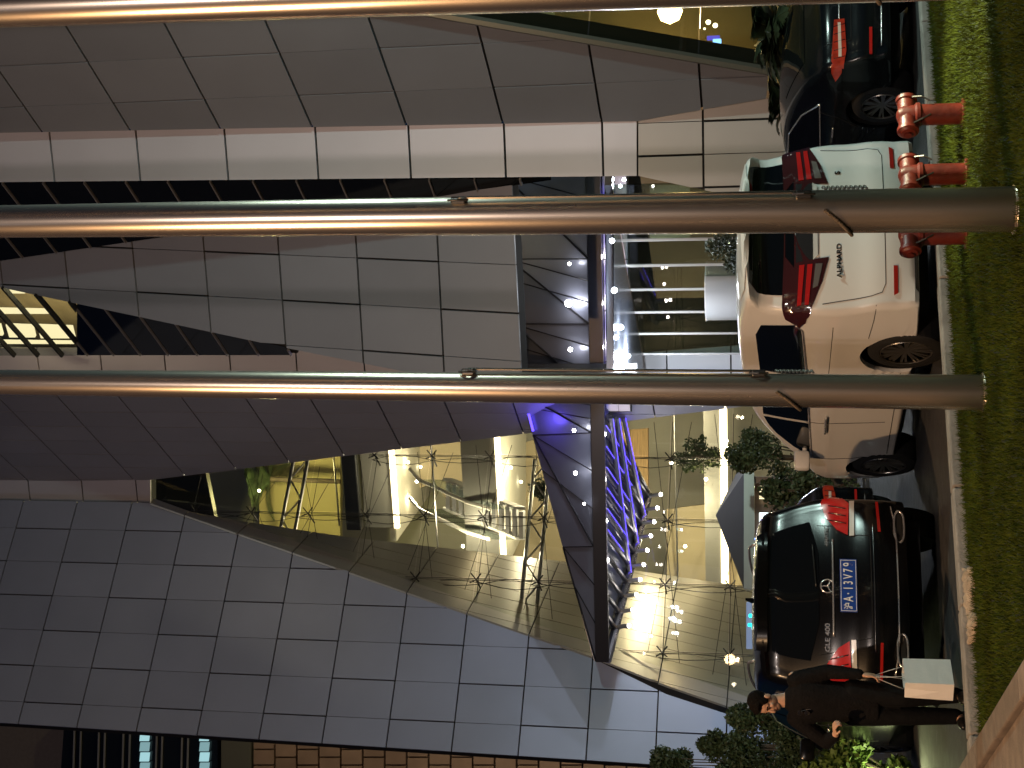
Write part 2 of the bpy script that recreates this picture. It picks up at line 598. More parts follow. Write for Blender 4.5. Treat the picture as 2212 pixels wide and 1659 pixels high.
# glass wall on the right of the hall
n1 = plA.px(417, -60); n2 = plA.px(1660, 150)
plN = Plane(n2, hdir(62), n1 - n2)
npx = [(417, -60), (1660, 152), (1740, 168), (1740, -90)]
sts = [plN.st(plN.px(*p)) for p in npx]
gN = root('glass_wing', (8, 20, 0), 'olive glass curtain wall right of the folded grey panels', 'glass wall')
fN = MB()
fN.tube([plN.w(plN.st(plN.px(380, -66)), 0.0), plN.w(plN.st(plN.px(1700, 160)), 0.0)], 0.07, 6)
frm = fN.build('frame', mat('olive_frame', (0.16, 0.155, 0.13), 0.4, 0.5), gN)
for k in range(-1, 12):
    for j in range(-1, 6):
        t0 = plN.zt(ZR0 + k * HROW); t1 = plN.zt(ZR0 + (k + 1) * HROW)
        p = clip(clip(clip(clip(list(sts), 0, 1, t1 - .012), 0, -1, -t0 - .012), 1, 0, (j + 1) * 2.2 - .012), -1, 0, -j * 2.2 - .012)
        p = dedupe(p)
        if len(p) >= 3 and area(p) > 0.02:
            MB().prism([plN.w(q) for q in p], -plN.n * 0.02).build('pane', glass('olive_glass', (0.62, 0.62, 0.5)), gN)
rb = MB()
plN2 = Plane(plN.P - plN.n * 2.6, plN.u, plN.t)
bq = [plN2.px(*p) for p in ((250, -170), (417, -30), (1660, 180), (1820, 200), (1820, -170))]
rb.prism(bq, -plN.n * 0.2)
rb.build('room_wall', mat('room_brown', (0.26, 0.21, 0.11), 0.7, var=.4, scale=.35), gN)
# ------------------------------------------------------------------ atrium: glazing, cables, interior floors
def lampspot(name, p, r, color, strength, parent=None, power=0.0, lcol=None, soft=0.05, loff=None):
    mb = MB().lathe([(0.001, -r), (r * .7, -r * .7), (r, 0), (r * .7, r * .7), (0.001, r)], 10, c=p)
    o = mb.build(name, emis('glow_%s_%d' % ('_'.join('%d' % (c * 100) for c in color), int(strength * 10)), color, strength), parent, smooth=True)
    if power:
        ld = bpy.data.lights.new(name + '_light', 'POINT')
        ld.energy = power; ld.color = lcol or color; ld.shadow_soft_size = soft
        lo = bpy.data.objects.new(name + '_light', ld)
        COL.objects.link(lo)
        lo.parent = o
        lo.location = V(p) + (V(loff) if loff else V((0, -.02, -(r + soft + .02)))) - OFF.get(parent.name if parent else '', V((0, 0, 0)))
    return o
plI = Plane(plJ.P - plJ.n * 0.45, uJ)
agl = [(328, 1040), (1150, 934), (1558, 882), (1760, 858), (1760, 1592), (1444, 1484), (1290, 1424), (328, 1084)]
sts = [plI.st(plI.px(*p)) for p in agl]
ag = root('atrium_glazing', (plI.P.x, plI.P.y, 0), 'cable braced glass wall filling the slanted atrium opening', 'glass wall')
cg = glass('atrium_glass', (0.90, 0.92, 0.88))
for k in rows_for(plI, sts, HROW, ZR0):
    for j in range(-9, 9):
        t0 = plI.zt(ZR0 + k * HROW); t1 = plI.zt(ZR0 + (k + 1) * HROW)
        p = clip(clip(clip(clip(list(sts), 0, 1, t1 - .01), 0, -1, -t0 - .01), 1, 0, (j + 1) * 1.75 - .01 + .5), -1, 0, -j * 1.75 - .01 - .5)
        p = dedupe(p)
        if len(p) >= 3 and area(p) > 0.05:
            MB().prism([plI.w(q) for q in p], -plI.n * 0.02).build('pane', cg, ag)
stl = mat('steel_dark', (0.09, 0.085, 0.08), 0.35, 0.8)
stb = mat('steel_bright', (0.45, 0.44, 0.42), 0.3, 0.9)
# vertical bowstring cable trusses with spiders at each row
for j in range(-4, 5):
    s_ = j * 1.75 + .5
    lo_, hi_ = 0.05, None
    col_ = clip(clip([(a, b) for a, b in sts], 1, 0, s_ + .01), -1, 0, -s_ + .01)
    if len(col_) < 3: continue
    ta = max(min(q[1] for q in col_), plI.zt(0.1)); tb = max(q[1] for q in col_)
    if tb - ta < 1: continue
    mb = MB()
    for sg in (-1, 1):
        mb.tube([plI.w((s_ + sg * .02, ta), -0.12), plI.w((s_ + sg * .02, tb), -0.12)], 0.009, 5)
    n = max(2, int((tb - ta) / 1.6))
    ptsA = []; ptsB = []
    for i in range(n * 4 + 1):
        t = ta + (tb - ta) * i / (n * 4)
        b_ = 0.22 * math.sin(math.pi * i / 4.0)
        ptsA.append(plI.w((s_ + b_ * .5, t), -0.4 + abs(b_) * .4)); ptsB.append(plI.w((s_ - b_ * .5, t), -0.4 - abs(b_) * .4))
    mb.tube(ptsA, 0.010, 5); mb.tube(ptsB, 0.010, 5)
    tr = mb.build('cable_truss', stl, ag)
    k = math.ceil((plI.P.z + ta - ZR0) / HROW)
    while ZR0 + k * HROW < plI.P.z + tb:
        t = plI.zt(ZR0 + k * HROW)
        sp = MB()
        for dx, dy in ((-.13, -.13), (.13, -.13), (-.13, .13), (.13, .13)):
            sp.tube([plI.w((s_, t), -0.14), plI.w((s_ + dx, t + dy), -0.03)], 0.018, 5)
        sp.tube([plI.w((s_, t), -0.75), plI.w((s_, t), -0.1)], 0.02, 6)
        sp.build('spider', stl, tr)
        k += 1
# horizontal cross cables between trusses
k = math.ceil((0.5 - ZR0) / HROW)
for k in range(k, 9):
    t = plI.zt(ZR0 + k * HROW)
    rw = clip(clip([(a, b) for a, b in sts], 0, 1, t + .01), 0, -1, -t + .01)
    if len(rw) < 3: continue
    a0 = min(q[0] for q in rw); a1 = max(q[0] for q in rw)
    mb = MB()
    mb.tube([plI.w((a0, t), -0.4), plI.w((a1, t), -0.4)], 0.009, 5)
    mb.tube([plI.w((a0, t + .5), -0.42), plI.w((a1, t - .5), -0.42)], 0.008, 5)
    mb.tube([plI.w((a0, t - .5), -0.44), plI.w((a1, t + .5), -0.44)], 0.008, 5)
    mb.build('cross_cable', stl, ag)
# two level tube trusses
for X0 in (645, 1178):
    a = plI.w(plI.st(plI.px(X0, 960)), -0.9); b = plI.w(plI.st(plI.px(X0, 1330)), -0.9)
    b.z = a.z
    mb = MB()
    for dz in (0.0, 0.42):
        mb.tube([a + V((0, 0, dz)), b + V((0, 0, dz))], 0.055, 8)
    L = (b - a); n = 8
    for i in range(n):
        mb.tube([a + L * (i / n) + V((0, 0, .42 * (i % 2))), a + L * ((i + 1) / n) + V((0, 0, .42 * ((i + 1) % 2)))], 0.025, 6)
    mb.build('tube_truss', stb, ag)
# interior
inn = root('atrium_interior', (-4, 40, 0), 'cream lit galleries with bright edge strips inside the atrium', 'interior')
cream = mat('plaster_cream', (0.56, 0.53, 0.43), 0.75, var=0.08, scale=.6)
tan = mat('plaster_tan', (0.34, 0.28, 0.17), 0.7, var=0.12, scale=.5)
gfas = mat('fascia_grey', (0.26, 0.25, 0.22), 0.4, 0.2, var=.08, scale=1)
blk = mat('planter_black', (0.015, 0.015, 0.016), 0.4)
MB().prism([at(250, 800, 50), at(1800, 700, 50), at(1800, 1500, 50), at(250, 1250, 50)], V((0, .3, 0))).build('back_wall', cream, inn)
uS = hdir(-75)
nS = V((-uS.y, uS.x, 0))
if nS.y > 0: nS = -nS              # towards the camera
def slab(X, Yr, Yl, y, fas, depth, strip=0.16, planters=0, st=7.0):
    a = at(X, Yr, y)
    plS = Plane(a, uS)
    b = plS.px(X, Yl); b.z = a.z
    L = (b - a).length
    u = (b - a).normalized()
    M = Matrix((u, nS, V((0, 0, 1)))).transposed()
    mid = (a + b) / 2
    fo = MB().box(mid + V((0, 0, fas / 2 + strip / 2)) - nS * .06, (L, .1, fas), M).build('gallery_fascia', gfas, inn)
    MB().box(mid - nS * .03, (L, .12, strip), M).build('edge_light', emis('edge_strip', (1.0, 0.80, 0.50), st), inn)
    MB().box(mid - nS * (depth / 2 + .12) + V((0, 0, strip / 2 + .1)), (L + 1.0, depth, .2), M).build('gallery_floor', cream, inn)
    tb = MB()
    tb.tube([a + V((0, 0, fas + 1.0)) - nS * .1, b + V((0, 0, fas + 1.0)) - nS * .1], .03, 6)
    tb.build('handrail', stb, inn)
    for i in range(planters):
        c = a + u * (L * (i + .5) / max(planters, 1)) + V((0, 0, fas + .42)) + nS * .02
        MB().bbox(c, (.42, .42, .5), .04, M).build('planter_box', blk, inn)
    ni = 5
    for i in range(ni):
        c = a + u * (L * (i + .5) / ni) - nS * (depth * (.35 + .3 * (i % 2)))
        lampspot('downlight', c - V((0, 0, .02)), .05, (1, .88, .65), 25, inn, 18 if i % 2 == 0 else 0, (1, .83, .55))
slab(842, 930, 1140, 42, .95, 5, planters=9)
slab(1070, 880, 1215, 40, 1.05, 5, planters=0, st=6)
slab(1562, 860, 1290, 43, 0.5, 3, strip=.22, st=5)
# slanted tan walls behind the galleries
def ipoly(name, px, y, m, th=.25):
    MB().prism([at(X, Y, y) for X, Y in px], V((0, th, 0))).build(name, m, inn)
ipoly('slanted_wall', [(862, 1000), (905, 955), (1000, 945), (1050, 1010), (1050, 1120), (985, 1115), (940, 1040), (895, 1060)], 46, tan)
ipoly('slanted_wall', [(1095, 1045), (1120, 960), (1220, 930), (1240, 1300), (1130, 1290), (1085, 1150)], 45.5, tan)
ipoly('slanted_wall', [(1440, 1100), (1600, 1080), (1640, 1330), (1440, 1330)], 45, tan)
ipoly('timber_wall', [(1340, 930), (1400, 925), (1400, 1060), (1350, 1060)], 46, mat('timber_warm', (.38, .24, .10), .6, var=.3, scale=2, stretch=(1, 1, 12)))
ipoly('tall_wall', [(560, 960), (735, 940), (735, 1180), (560, 1150)], 47, mat('wall_yellow', (.6, .52, .25), .7, var=.1, scale=.5))
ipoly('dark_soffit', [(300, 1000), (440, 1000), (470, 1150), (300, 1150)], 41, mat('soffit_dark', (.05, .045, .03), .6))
# escalator seen through the glass
esc = root('escalator', at(980, 1120, 41), 'white escalator with glass sides rising between the atrium galleries', 'escalator')
u = at(880, 1095, 41.5) - at(1050, 1160, 40.5)
for dx in (0, .9):
    o_ = V((dx, 0, 0))
    p0 = at(1060, 1165, 40.5) + o_; p1 = at(1010, 1150, 40.7) + o_; p2 = at(905, 1100, 41.5) + o_; p3 = at(885, 1075, 41.7) + o_
    MB().tube([p0, p1, p2, p3], .06, 6).build('handrail', mat('handrail_white', (.8, .78, .7), .3), esc)
    MB().prism([p0 + V((0, 0, -.7)), p1 + V((0, 0, -.7)), p2 + V((0, 0, -.7)), p2, p1, p0], V((0.02, 0, 0))).build('balustrade', glass('balustrade_glass', (.75, .8, .78)), esc)
    MB().prism([p0 + V((0, 0, -1.05)), p2 + V((0, 0, -1.05)), p2 + V((0, 0, -.75)), p0 + V((0, 0, -.75))], V((0.08, 0, 0))).build('skirt', mat('skirt_white', (.75, .74, .7), .4), esc)
for i in range(12):
    q = at(1060, 1165, 40.5).lerp(at(905, 1100, 41.5), i / 11) + V((.45, 0, -.95))
    MB().box(q, (.8, .35, .12)).build('step', mat('step_grey', (.35, .35, .35), .4, .6), esc)
# interior lamps light the galleries
for (X, Y, y, pw, c) in ((560, 1060, 43, 700, (1, .85, .35)), (900, 1040, 42, 750, (1, .86, .6)), (1150, 1060, 41, 750, (1, .86, .6)), (1450, 1000, 41, 600, (1, .84, .55)), (1480, 1180, 42, 600, (1, .86, .58)), (1000, 1180, 40, 260, (1, .86, .6)), (1525, 1035, 38, 60, (1, .75, .4))):
    lampspot('pendant_lamp', at(X, Y, y), .05, (1, .85, .6), 30, inn, pw * .7, c, .15)
# indoor palm under the roof
def fronds(mb, base, n, L, rise, rnd_, wl=.13, droop=.5, seg=7, leaf=.30):
    for i in range(n):
        a = 6.283 * i / n + rnd_.uniform(-.3, .3)
        el = rnd_.uniform(.25, 1.25) * rise
        d = V((math.cos(a), math.sin(a), 0))
        pts = []
        for k in range(seg + 1):
            t = k / seg
            pts.append(base + d * (L * t * math.cos(el)) + V((0, 0, L * (t * math.sin(el) - droop * t * t))))
        mb.tube(pts, [.012 * (1 - .8 * k / seg) + .002 for k in range(seg + 1)], 4, cap=False)
        sd = V((-d.y, d.x, 0))
        for k in range(1, seg * 4):
            t = k / (seg * 4)
            i0 = min(int(t * seg), seg - 1); f = t * seg - i0
            p = pts[i0].lerp(pts[i0 + 1], f)
            tg = (pts[i0 + 1] - pts[i0]).normalized()
            ll = leaf * math.sin(math.pi * min(1, t * .9 + .1)) * rnd_.uniform(.8, 1.1) + .03
            for sg in (-1, 1):
                tip_ = p + sd * sg * ll * .8 + tg * ll * .6 + V((0, 0, -ll * .15))
                mb.add([p - tg * wl * .14, p + tg * wl * .14, p.lerp(tip_, .55) + tg * wl * .16, tip_, p.lerp(tip_, .55) - tg * wl * .10], [(0, 1, 2, 3, 4)])
leafd = mat('palm_leaf', (0.035, 0.055, 0.025), 0.5, var=.4, scale=3)
rq = random.Random(21)
pr = root('indoor_palm', at(640, 1030, 45), 'tall palm in the yellow lit top of the atrium', 'palm')
mb = MB(); fronds(mb, at(585, 1035, 45), 22, 1.7, 1.0, rq, leaf=.35)
mb.build('crown', leafd, pr)
MB().tube([at(585, 1035, 45), at(735, 1040, 45)], .08, 8).build('trunk', mat('bark', (.09, .07, .05), .9, var=.3), pr)

pl_ = plE.w(plE.st(plE.px(90, 690)), -.8)
lampspot('room_lamp', pl_, .06, (1, .85, .55), 30, wb, 60, (1, .83, .5))
# ------------------------------------------------------------------ entrance canopy
cn = root('entrance_canopy', at(1700, 900, 32), 'triangular glass and steel entrance canopy with blue lit rafters and spotlights', 'canopy')
TL = at(1302, 1428, 31.6)
ZC = TL.z
TRt = onz(1281, 330, ZC)
def onbeam(Y):
    d = ray(1290, Y)
    # intersection in plan with the front beam
    n_ = V((-(TRt - TL).y, (TRt - TL).x, 0))
    k_ = (TL - CAM).dot(n_) / d.dot(n_)
    p = CAM + d * k_
    return V((p.x, p.y, ZC))
chrome_b = mat('canopy_steel', (0.03, 0.03, 0.038), 0.35, 0.4)
MB().beam(TL, TRt, .16, .30).build('front_beam', chrome_b, cn)
blue = emis('blue_led', (0.10, 0.06, 1.0), 3.2)
a_, b_ = onbeam(400) + V((0, .1, -.12)), onbeam(905) + V((0, .1, -.12))
MB().beam(a_, b_, .05, .05).build('blue_strip', blue, cn)
# sloping glass above the beam
cgl = mat('canopy_glass', (0.20, 0.215, 0.29), 0.3, 0.2, spec=0.6, var=.25, scale=.5, rnd=.15)
UPX = [(1152, 940), (1128, 850), (1108, 700), (1100, 560), (1090, 380)]
ups = [onbeam(Y) + V((0, .5, 0)) for X, Y in UPX]
ups = []
for X, Y in UPX:
    b0 = onbeam(Y)
    d = ray(X, Y)
    y_ = b0.y + 1.1
    ups.append(CAM + d * y_)
Ys = [1180, 935, 845, 700, 560, 360]
mb0 = [TL] + [onbeam(Y) + V((0, 0, .15)) for Y in Ys]
tops = [ups[0].lerp(TL, .5)] + [ups[0]] + ups[1:]
quads = []
lower = [TL + V((0, 0, .15))] + [onbeam(Y) + V((0, 0, .15)) for Y in (1180, 935, 845, 700, 560, 360)]
upper = [TL + V((0, 0, .2)), (ups[0] + TL) / 2 + V((0, 0, .1)), ups[0], ups[1], ups[2], ups[3], ups[4]]
for i in range(len(lower) - 1):
    for tri in ((lower[i], lower[i + 1], upper[i + 1]), (lower[i], upper[i + 1], upper[i])):
        if (tri[1] - tri[0]).cross(tri[2] - tri[0]).length < 1e-3: continue
        n_ = (tri[1] - tri[0]).cross(tri[2] - tri[0]).normalized()
        c_ = (tri[0] + tri[1] + tri[2]) / 3
        q = [c_ + (p - c_) * .99 for p in tri]
        MB().prism(q, n_ * .03).build('glass_panel', cgl, cn)
seam = MB()
for i in range(len(lower) - 1):
    seam.tube([lower[i] + V((0, -.05, 0)), upper[i + 1] + V((0, -.05, 0))], .022, 5)
    nm = 3
    for k in range(1, nm + 1):
        seam.tube([lower[i].lerp(lower[i + 1], k / nm) + V((0, -.05, 0)), upper[i].lerp(upper[i + 1], min(1, k / nm + .35)) + V((0, -.05, 0))], .013, 5)
seam.build('glazing_bars', chrome_b, cn)
# lamps along the beam, and glowing balls added as their reflections in the glass
for X, Y, r_, pw in ((1285, 555, .07, 25), (1288, 655, .08, 30), (1290, 750, .07, 25), (1297, 938, .07, 20), (1297, 1035, .075, 20), (1300, 1125, .075, 20), (1303, 1210, .075, 20)):
    p = at(X + 6, Y, onbeam(Y).y + .12)
    lampspot('spotlight', p, r_, (1, .93, .9), 40, cn, pw * .3, (1, .95, .95))
    sl = bpy.data.lights.new('canopy_spot', 'SPOT'); sl.energy = pw * (34 if 540 < Y < 760 else 1.2); sl.color = (.93, .96, 1.0); sl.spot_size = R(95); sl.spot_blend = .6; sl.shadow_soft_size = .06
    sl_o = bpy.data.objects.new('canopy_spot', sl); COL.objects.link(sl_o); sl_o.parent = cn
    sl_o.location = p - OFF[cn.name] + V((0, -.35, -.12)); sl_o.rotation_euler = (R(-14), 0, 0)
for X, Y, r_, pw in ((1230, 570, .035, 6), (1228, 655, .085, 45), (1232, 755, .05, 12), (1240, 930, .04, 8), (1243, 1022, .045, 8), (1262, 1088, .03, 4)):
    y_ = onbeam(Y).y + .12
    p = at(X, Y, y_ - .1 + (1290 - X) / 190 * 0.9 - .35)
    lampspot('lamp_glint', p, r_, (1, .97, .92), 40, cn, pw * .15, (.95, .96, 1))
# triangular underside: rear edge beam and rafters
MB().beam(ups[0].lerp(ups[1], .1) + V((0, -.15, -.05)), ups[1].lerp(ups[2], .05) + V((0, -.15, -.05)), .05, .05).build('blue_strip', blue, cn)
_b = ups[0].lerp(ups[1], .5)
bl = bpy.data.lights.new('blue_wash', 'POINT'); bl.energy = 14; bl.color = (.16, .10, 1.0); bl.shadow_soft_size = .2
bo = bpy.data.objects.new('blue_wash', bl); COL.objects.link(bo); bo.parent = cn; bo.location = _b + V((-.2, -.7, -.5)) - OFF[cn.name]
BV = at(1402, 1068, 35.3)
RT2 = onbeam(890) + V((0, .2, -.15))
mb = MB()
MB().tube([TL + V((0, .05, -.1)), BV], .10, 10).build('edge_beam', mat('edge_steel', (.42, .4, .42), .25, .9), cn)
MB().tube([RT2, BV], .07, 10).build('edge_beam', chrome_b, cn)
raf = [1395, 1350, 1300, 1250, 1200, 1150, 1100, 1050, 1000, 950]
rear = lambda t: (TL + V((0, .05, -.1))).lerp(BV, t)
Nr = 10
for i in range(Nr):
    f0 = onbeam(1330 - i * 45) + V((0, .08, -.1))
    t = 0.18 + .80 * i / (Nr - 1)
    e0 = rear(t)
    MB().tube([f0, e0], .055, 8).build('rafter', chrome_b, cn)
    if i > 3:
        MB().tube([f0 + V((.06, -.03, -.07)), f0.lerp(e0, .6) + V((.06, -.03, -.07))], .008, 5).build('blue_strip', blue, cn)
    d = V((.75, -.5, -.25)).normalized()
    d = V((0.25, -0.35, -.9)).normalized()
    c0 = e0 + V((0, 0, .0))
    MB().tube([c0 + V((0, 0, .22)), c0 + d * .34], .05, 8).build('lamp_tube', stb, cn)
    lampspot('spotlight', c0 + d * .36, .048, (1, .93, .85), 40, cn, 2.5 if i % 2 == 0 else 0, (1, .9, .8))
for i in range(3):
    a_ = onbeam(905) + V((0, .3 + i * .35, -.25 - .1 * i)); b_ = rear(.5 + .18 * i)
    MB().tube([a_, b_], .045, 8).build('tie_rod', stb, cn)
    MB().tube([a_ + V((0, -.04, -.06)), b_ + V((0, -.04, -.06))], .009, 5).build('blue_strip', blue, cn)
MB().prism([TL + V((0, .1, .02)), RT2 + V((0, .05, .1)), BV + V((0, 0, .08))], V((0, 0, .03))).build('roof_glass', cgl, cn)

# ------------------------------------------------------------------ entrance below the canopy
en = root('entrance_lobby', at(1700, 600, 33), 'dark glazed entrance lobby with pale panel walls under the canopy', 'entrance')
ZS = 5.0
fb = [onbeam(Y) + V((0, .35, 0)) for Y in (330, 890)]
mid = (fb[0] + fb[1]) / 2
u = (fb[1] - fb[0]).normalized()
nB = V((-u.y, u.x, 0))
for i in range(5):
    for k in range(2):
        a_ = fb[0].lerp(fb[1], i / 5); b_ = fb[0].lerp(fb[1], (i + 1) / 5)
        z1 = ZC - .15 - k * .27; z0_ = z1 - .255
        MB().prism([V((a_.x, a_.y, z0_)) + u * .015, V((b_.x, b_.y, z0_)) - u * .015, V((b_.x, b_.y, z1)) - u * .015, V((a_.x, a_.y, z1)) + u * .015], V((0, .05, 0))).build('fascia_panel', mat('panel_fascia', (.38, .36, .44), .35, .3, rnd=.05, var=.05), en)
MB().prism([V((fb[0].x, fb[0].y + .07, ZC - .7)), V((fb[1].x, fb[1].y + .07, ZC - .7)), V((fb[1].x, fb[1].y + .07, ZC)), V((fb[0].x, fb[0].y + .07, ZC))], V((0, .2, 0))).build('fascia_backing', joint, en)
zsf = ZC - .70
sof = [onz(1326, 330, zsf), onz(1326, 815, zsf), onz(1392, 815, zsf), onz(1386, 761, zsf), onz(1348, 549, zsf), onz(1322, 400, zsf)]
MB().prism(sof, V((0, 0, .15))).build('soffit', mat('soffit_glass', (.20, .22, .28), .2, .4, var=.15, scale=.7), en)
for X, Y, r_, pw in ((1322, 520, .05, 30), (1327, 627, .06, 40), (1341, 707, .06, 40), (1331, 729, .05, 20), (1357, 769, .05, 330), (1344, 795, .05, 330), (1348, 388, .04, 15), (1340, 402, .04, 10)):
    q = onz(X, Y, zsf - .05)
    lampspot('downlight', q, r_, (.86, .93, 1), 40, en, pw, (.84, .92, 1))
# glazed screen receding to the left
g0 = onz(1348, 549, zsf); g1 = onz(1388, 765, zsf)
dg = (g1 - g0); dg.z = 0; dg.normalize()
g00 = g0 - dg * 2.6
npan = 7
Ltot = (g1 - g00).length
for i in range(npan):
    a_ = g00 + dg * (Ltot * i / npan + .03); b_ = g00 + dg * (Ltot * (i + 1) / npan - .03)
    z_ = 0.02
    MB().prism([V((a_.x, a_.y, z_)), V((b_.x, b_.y, z_)), V((b_.x, b_.y, zsf - .02)), V((a_.x, a_.y, zsf - .02))], V((.02, 0, 0))).build('pane', glass('lobby_glass', (.55, .62, .58)), en)
    MB().beam(V((b_.x, b_.y, z_)) + dg * .03, V((b_.x, b_.y, zsf)) + dg * .03, .05, .08, up=V((0, 1, 0))).build('mullion', mull, en)
off = V((1.0, .55, 0)) * 5
bw = [V((g00.x, g00.y, 0)) + off - dg * 2, V((g1.x, g1.y, 0)) + off * .8 + dg * 5]
MB().prism([bw[0], bw[1], bw[1] + V((0, 0, 5)), bw[0] + V((0, 0, 5))], V((.1, .2, 0))).build('lobby_wall', mat('lobby_brown', (.20, .11, .05), .6, var=.3, scale=.5), en)
MB().prism([at(1240, 240, 42), at(1760, 240, 42), at(1760, 860, 42), at(1240, 860, 42)], V((0, .2, 0))).build('rear_wall', mat('lobby_dark', (.05, .05, .045), .6, var=.3, scale=.3), en)
for t, z_, pw in ((.25, 2.4, 40), (.6, 3.2, 30), (.85, 2.7, 20)):
    c_ = g00.lerp(g1, t) + off * .45
    lampspot('lobby_lamp', V((c_.x, c_.y, z_)), .06, (1, .85, .6), 30, en, pw, (1, .8, .5))
MB().bbox(V((g0.x, g0.y, 3.9)) + off * .3 + dg * .9, (1.2, .1, .9), .02).build('lobby_sign', mat('sign_cream', (.7, .55, .35), .6), en)
# pale lit wall panels beside the screen
plW = Plane(at(1500, 790, 35.2), uB)
def strip_panels(px, pl, m, rows, parent, zc):
    sts = [pl.st(pl.px(*p)) for p in px]
    b = MB().prism([pl.w(q, -.05) for q in sts], -pl.n * .2).build('lit_wall', joint, parent)
    for (z0_, z1_) in rows:
        p = dedupe(clip(clip(list(sts), 0, 1, pl.zt(z1_) - .02), 0, -1, -pl.zt(z0_) - .02))
        if len(p) > 2:
            MB().prism([pl.w(q) for q in p], -pl.n * .045).build('panel', m, b)
strip_panels([(1386, 762), (1600, 746), (1840, 728), (1840, 830), (1386, 818)], plW, panw, [(ZR0 + k * HROW, ZR0 + (k + 1) * HROW) for k in range(-2, 3)], en, 0)

# ------------------------------------------------------------------ lamps and signs added as street reflections in the right hand glass wing
for X, Y, dd, r_, c, st, pw in ((1447, 25, 1.2, .20, (1, .72, .38), 60, 160), (1460, 88, .8, .07, (1, .85, .6), 40, 0), (1440, 102, .8, .045, (1, .7, .4), 25, 0),
                         (1485, 109, .8, .03, (.6, 1, .05), 12, 0), (1530, 48, .9, .04, (1, .95, .8), 14, 0), (1545, 55, .9, .04, (1, .95, .8), 16, 0), (1522, 62, .9, .02, (1, .95, .8), 8, 0)):
    p0 = plN.px(X, Y)
    lampspot('reflected_lamp', p0 + (p0 - CAM).normalized() * dd, r_, c, st, gN, pw, c)
for X, Y, sz, c, st in ((1549, 98, (.20, .03, .13), (.15, .35, 1.0), 8), (1550, 109, (.20, .03, .13), (1.0, .06, .10), 6), (1541, 82, (.07, .03, .20), (.12, .1, 1.0), 2.5), (1595, 112, (.14, .03, .12), (.9, .7, .25), .45), (1595, 122, (.14, .03, .12), (.9, .7, .25), .45)):
    p0 = plN.px(X, Y)
    q = p0 + (p0 - CAM).normalized() * .7
    MB().bbox(q, (sz[0], sz[1], sz[2]), .01).build('lit_sign', emis('sign_%d_%d' % (X, Y), c, st), gN)  # added glowing box for a street sign reflected in the glass
p0 = plN.px(1155, 40)
MB().bbox(p0 + (p0 - CAM).normalized() * .5, (.42, .03, .62), .01).build('notice_board', mat('board_pale', (.6, .58, .42), .7, emit=(.9, .85, .6), estr=.12), gN)

# ------------------------------------------------------------------ neighbour building at the far left
nb = root('neighbour_building', at(1700, 1640, 46), 'tiled office block with dark windows seen past the left end of the hall', 'building')
yN = 46
MB().prism([at(-80, 1500, yN + .5), at(1760, 1560, yN + .5), at(1760, 1800, yN + .5), at(-80, 1800, yN + .5)], V((0, 1, 0))).build('wall', mat('grey_render', (.20, .18, .18), .8, var=.1), nb)
tile = mat('brown_tile', (.34, .23, .17), .7, var=.15, scale=1.5, rnd=.12)
for i in range(22):
    X0 = 546 + i * 47.5
    for j in range(3):
        Y0 = 1585 + j * 34 + (17 if i % 2 else 0)
        f_ = 1 + .0
        p = [at(X0 + 2, Y0 + 2, yN), at(X0 + 45, Y0 + 2, yN), at(X0 + 45, Y0 + 32, yN), at(X0 + 2, Y0 + 32, yN)]
        MB().prism(p, V((0, .3, 0))).build('tile', tile, nb)
wn = MB().prism([at(140, 1540, yN), at(470, 1540, yN), at(470, 1760, yN), at(125, 1760, yN)], V((0, .3, 0))).build('window', dglass, nb)
for X in (162, 176, 215, 228, 268, 282, 340, 352, 395, 408):
    MB().beam(at(X, 1540, yN - .05), at(X - 6, 1760, yN - .05), .05, .05).build('mullion', mull, wn)
for X in (303, 432):
    for k in range(4):
        MB().prism([at(X, 1582 + k * 22, yN - .12), at(X + 20, 1582 + k * 22, yN - .12), at(X + 18, 1601 + k * 22, yN - .12), at(X - 2, 1601 + k * 22, yN - .12)], V((0, .05, 0))).build('lit_pane', emis('cyan_pane%d' % (k % 2), (.45, .8, .85), .45 if k % 2 else .8), wn)
MB().prism([at(478, 1560, yN - .1), at(540, 1565, yN - .1), at(540, 1700, yN - .1), at(478, 1700, yN - .1)], V((0, .3, 0))).build('service_box', mat('box_olive', (.12, .12, .1), .7), nb)

# ------------------------------------------------------------------ kiosk with a low pyramid roof
yk = 27.5
kr = root('kiosk', at(1790, 1150, yk), 'low kiosk with grey pyramid roof and lit counter behind the parked cars', 'kiosk')
ap = at(1546, 1113, yk + .9)
e = [at(1607, 1022, yk + .3), at(1607, 1272, yk - .3)]
el_, er_ = e[1], e[0]
bk = [er_ + V((.3, 2.0, 0)), el_ + V((.3, 2.0, 0))]
roofm = mat('kiosk_roof', (.045, .045, .047), .5, .4, var=.1, scale=2)
for tri in ((er_, el_, ap), (el_, bk[1], ap), (bk[0], er_, ap)):
    n_ = (tri[1] - tri[0]).cross(tri[2] - tri[0]).normalized()
    MB().prism(list(tri), n_ * .03).build('roof_panel', roofm, kr)
MB().beam(er_ - V((0, 0, .1)), el_ - V((0, 0, .1)), .15, .2).build('fascia', stb, kr)
for t in (.06, .94):
    p = er_.lerp(el_, t)
    MB().beam(V((p.x, p.y + .1, 0)), V((p.x, p.y + .1, p.z - .1)), .12, .12, up=V((0, 1, 0))).build('post', stl, kr)
p0, p1 = er_.lerp(el_, .05), er_.lerp(el_, .95)
MB().prism([V((p0.x, p0.y + .5, 0)), V((p1.x, p1.y + .5, 0)), V((p1.x, p1.y + .5, p1.z - .2)), V((p0.x, p0.y + .5, p0.z - .2))], V((0, .1, 0))).build('counter_wall', mat('counter_brown', (.12, .08, .06), .3, .3, var=.2), kr)
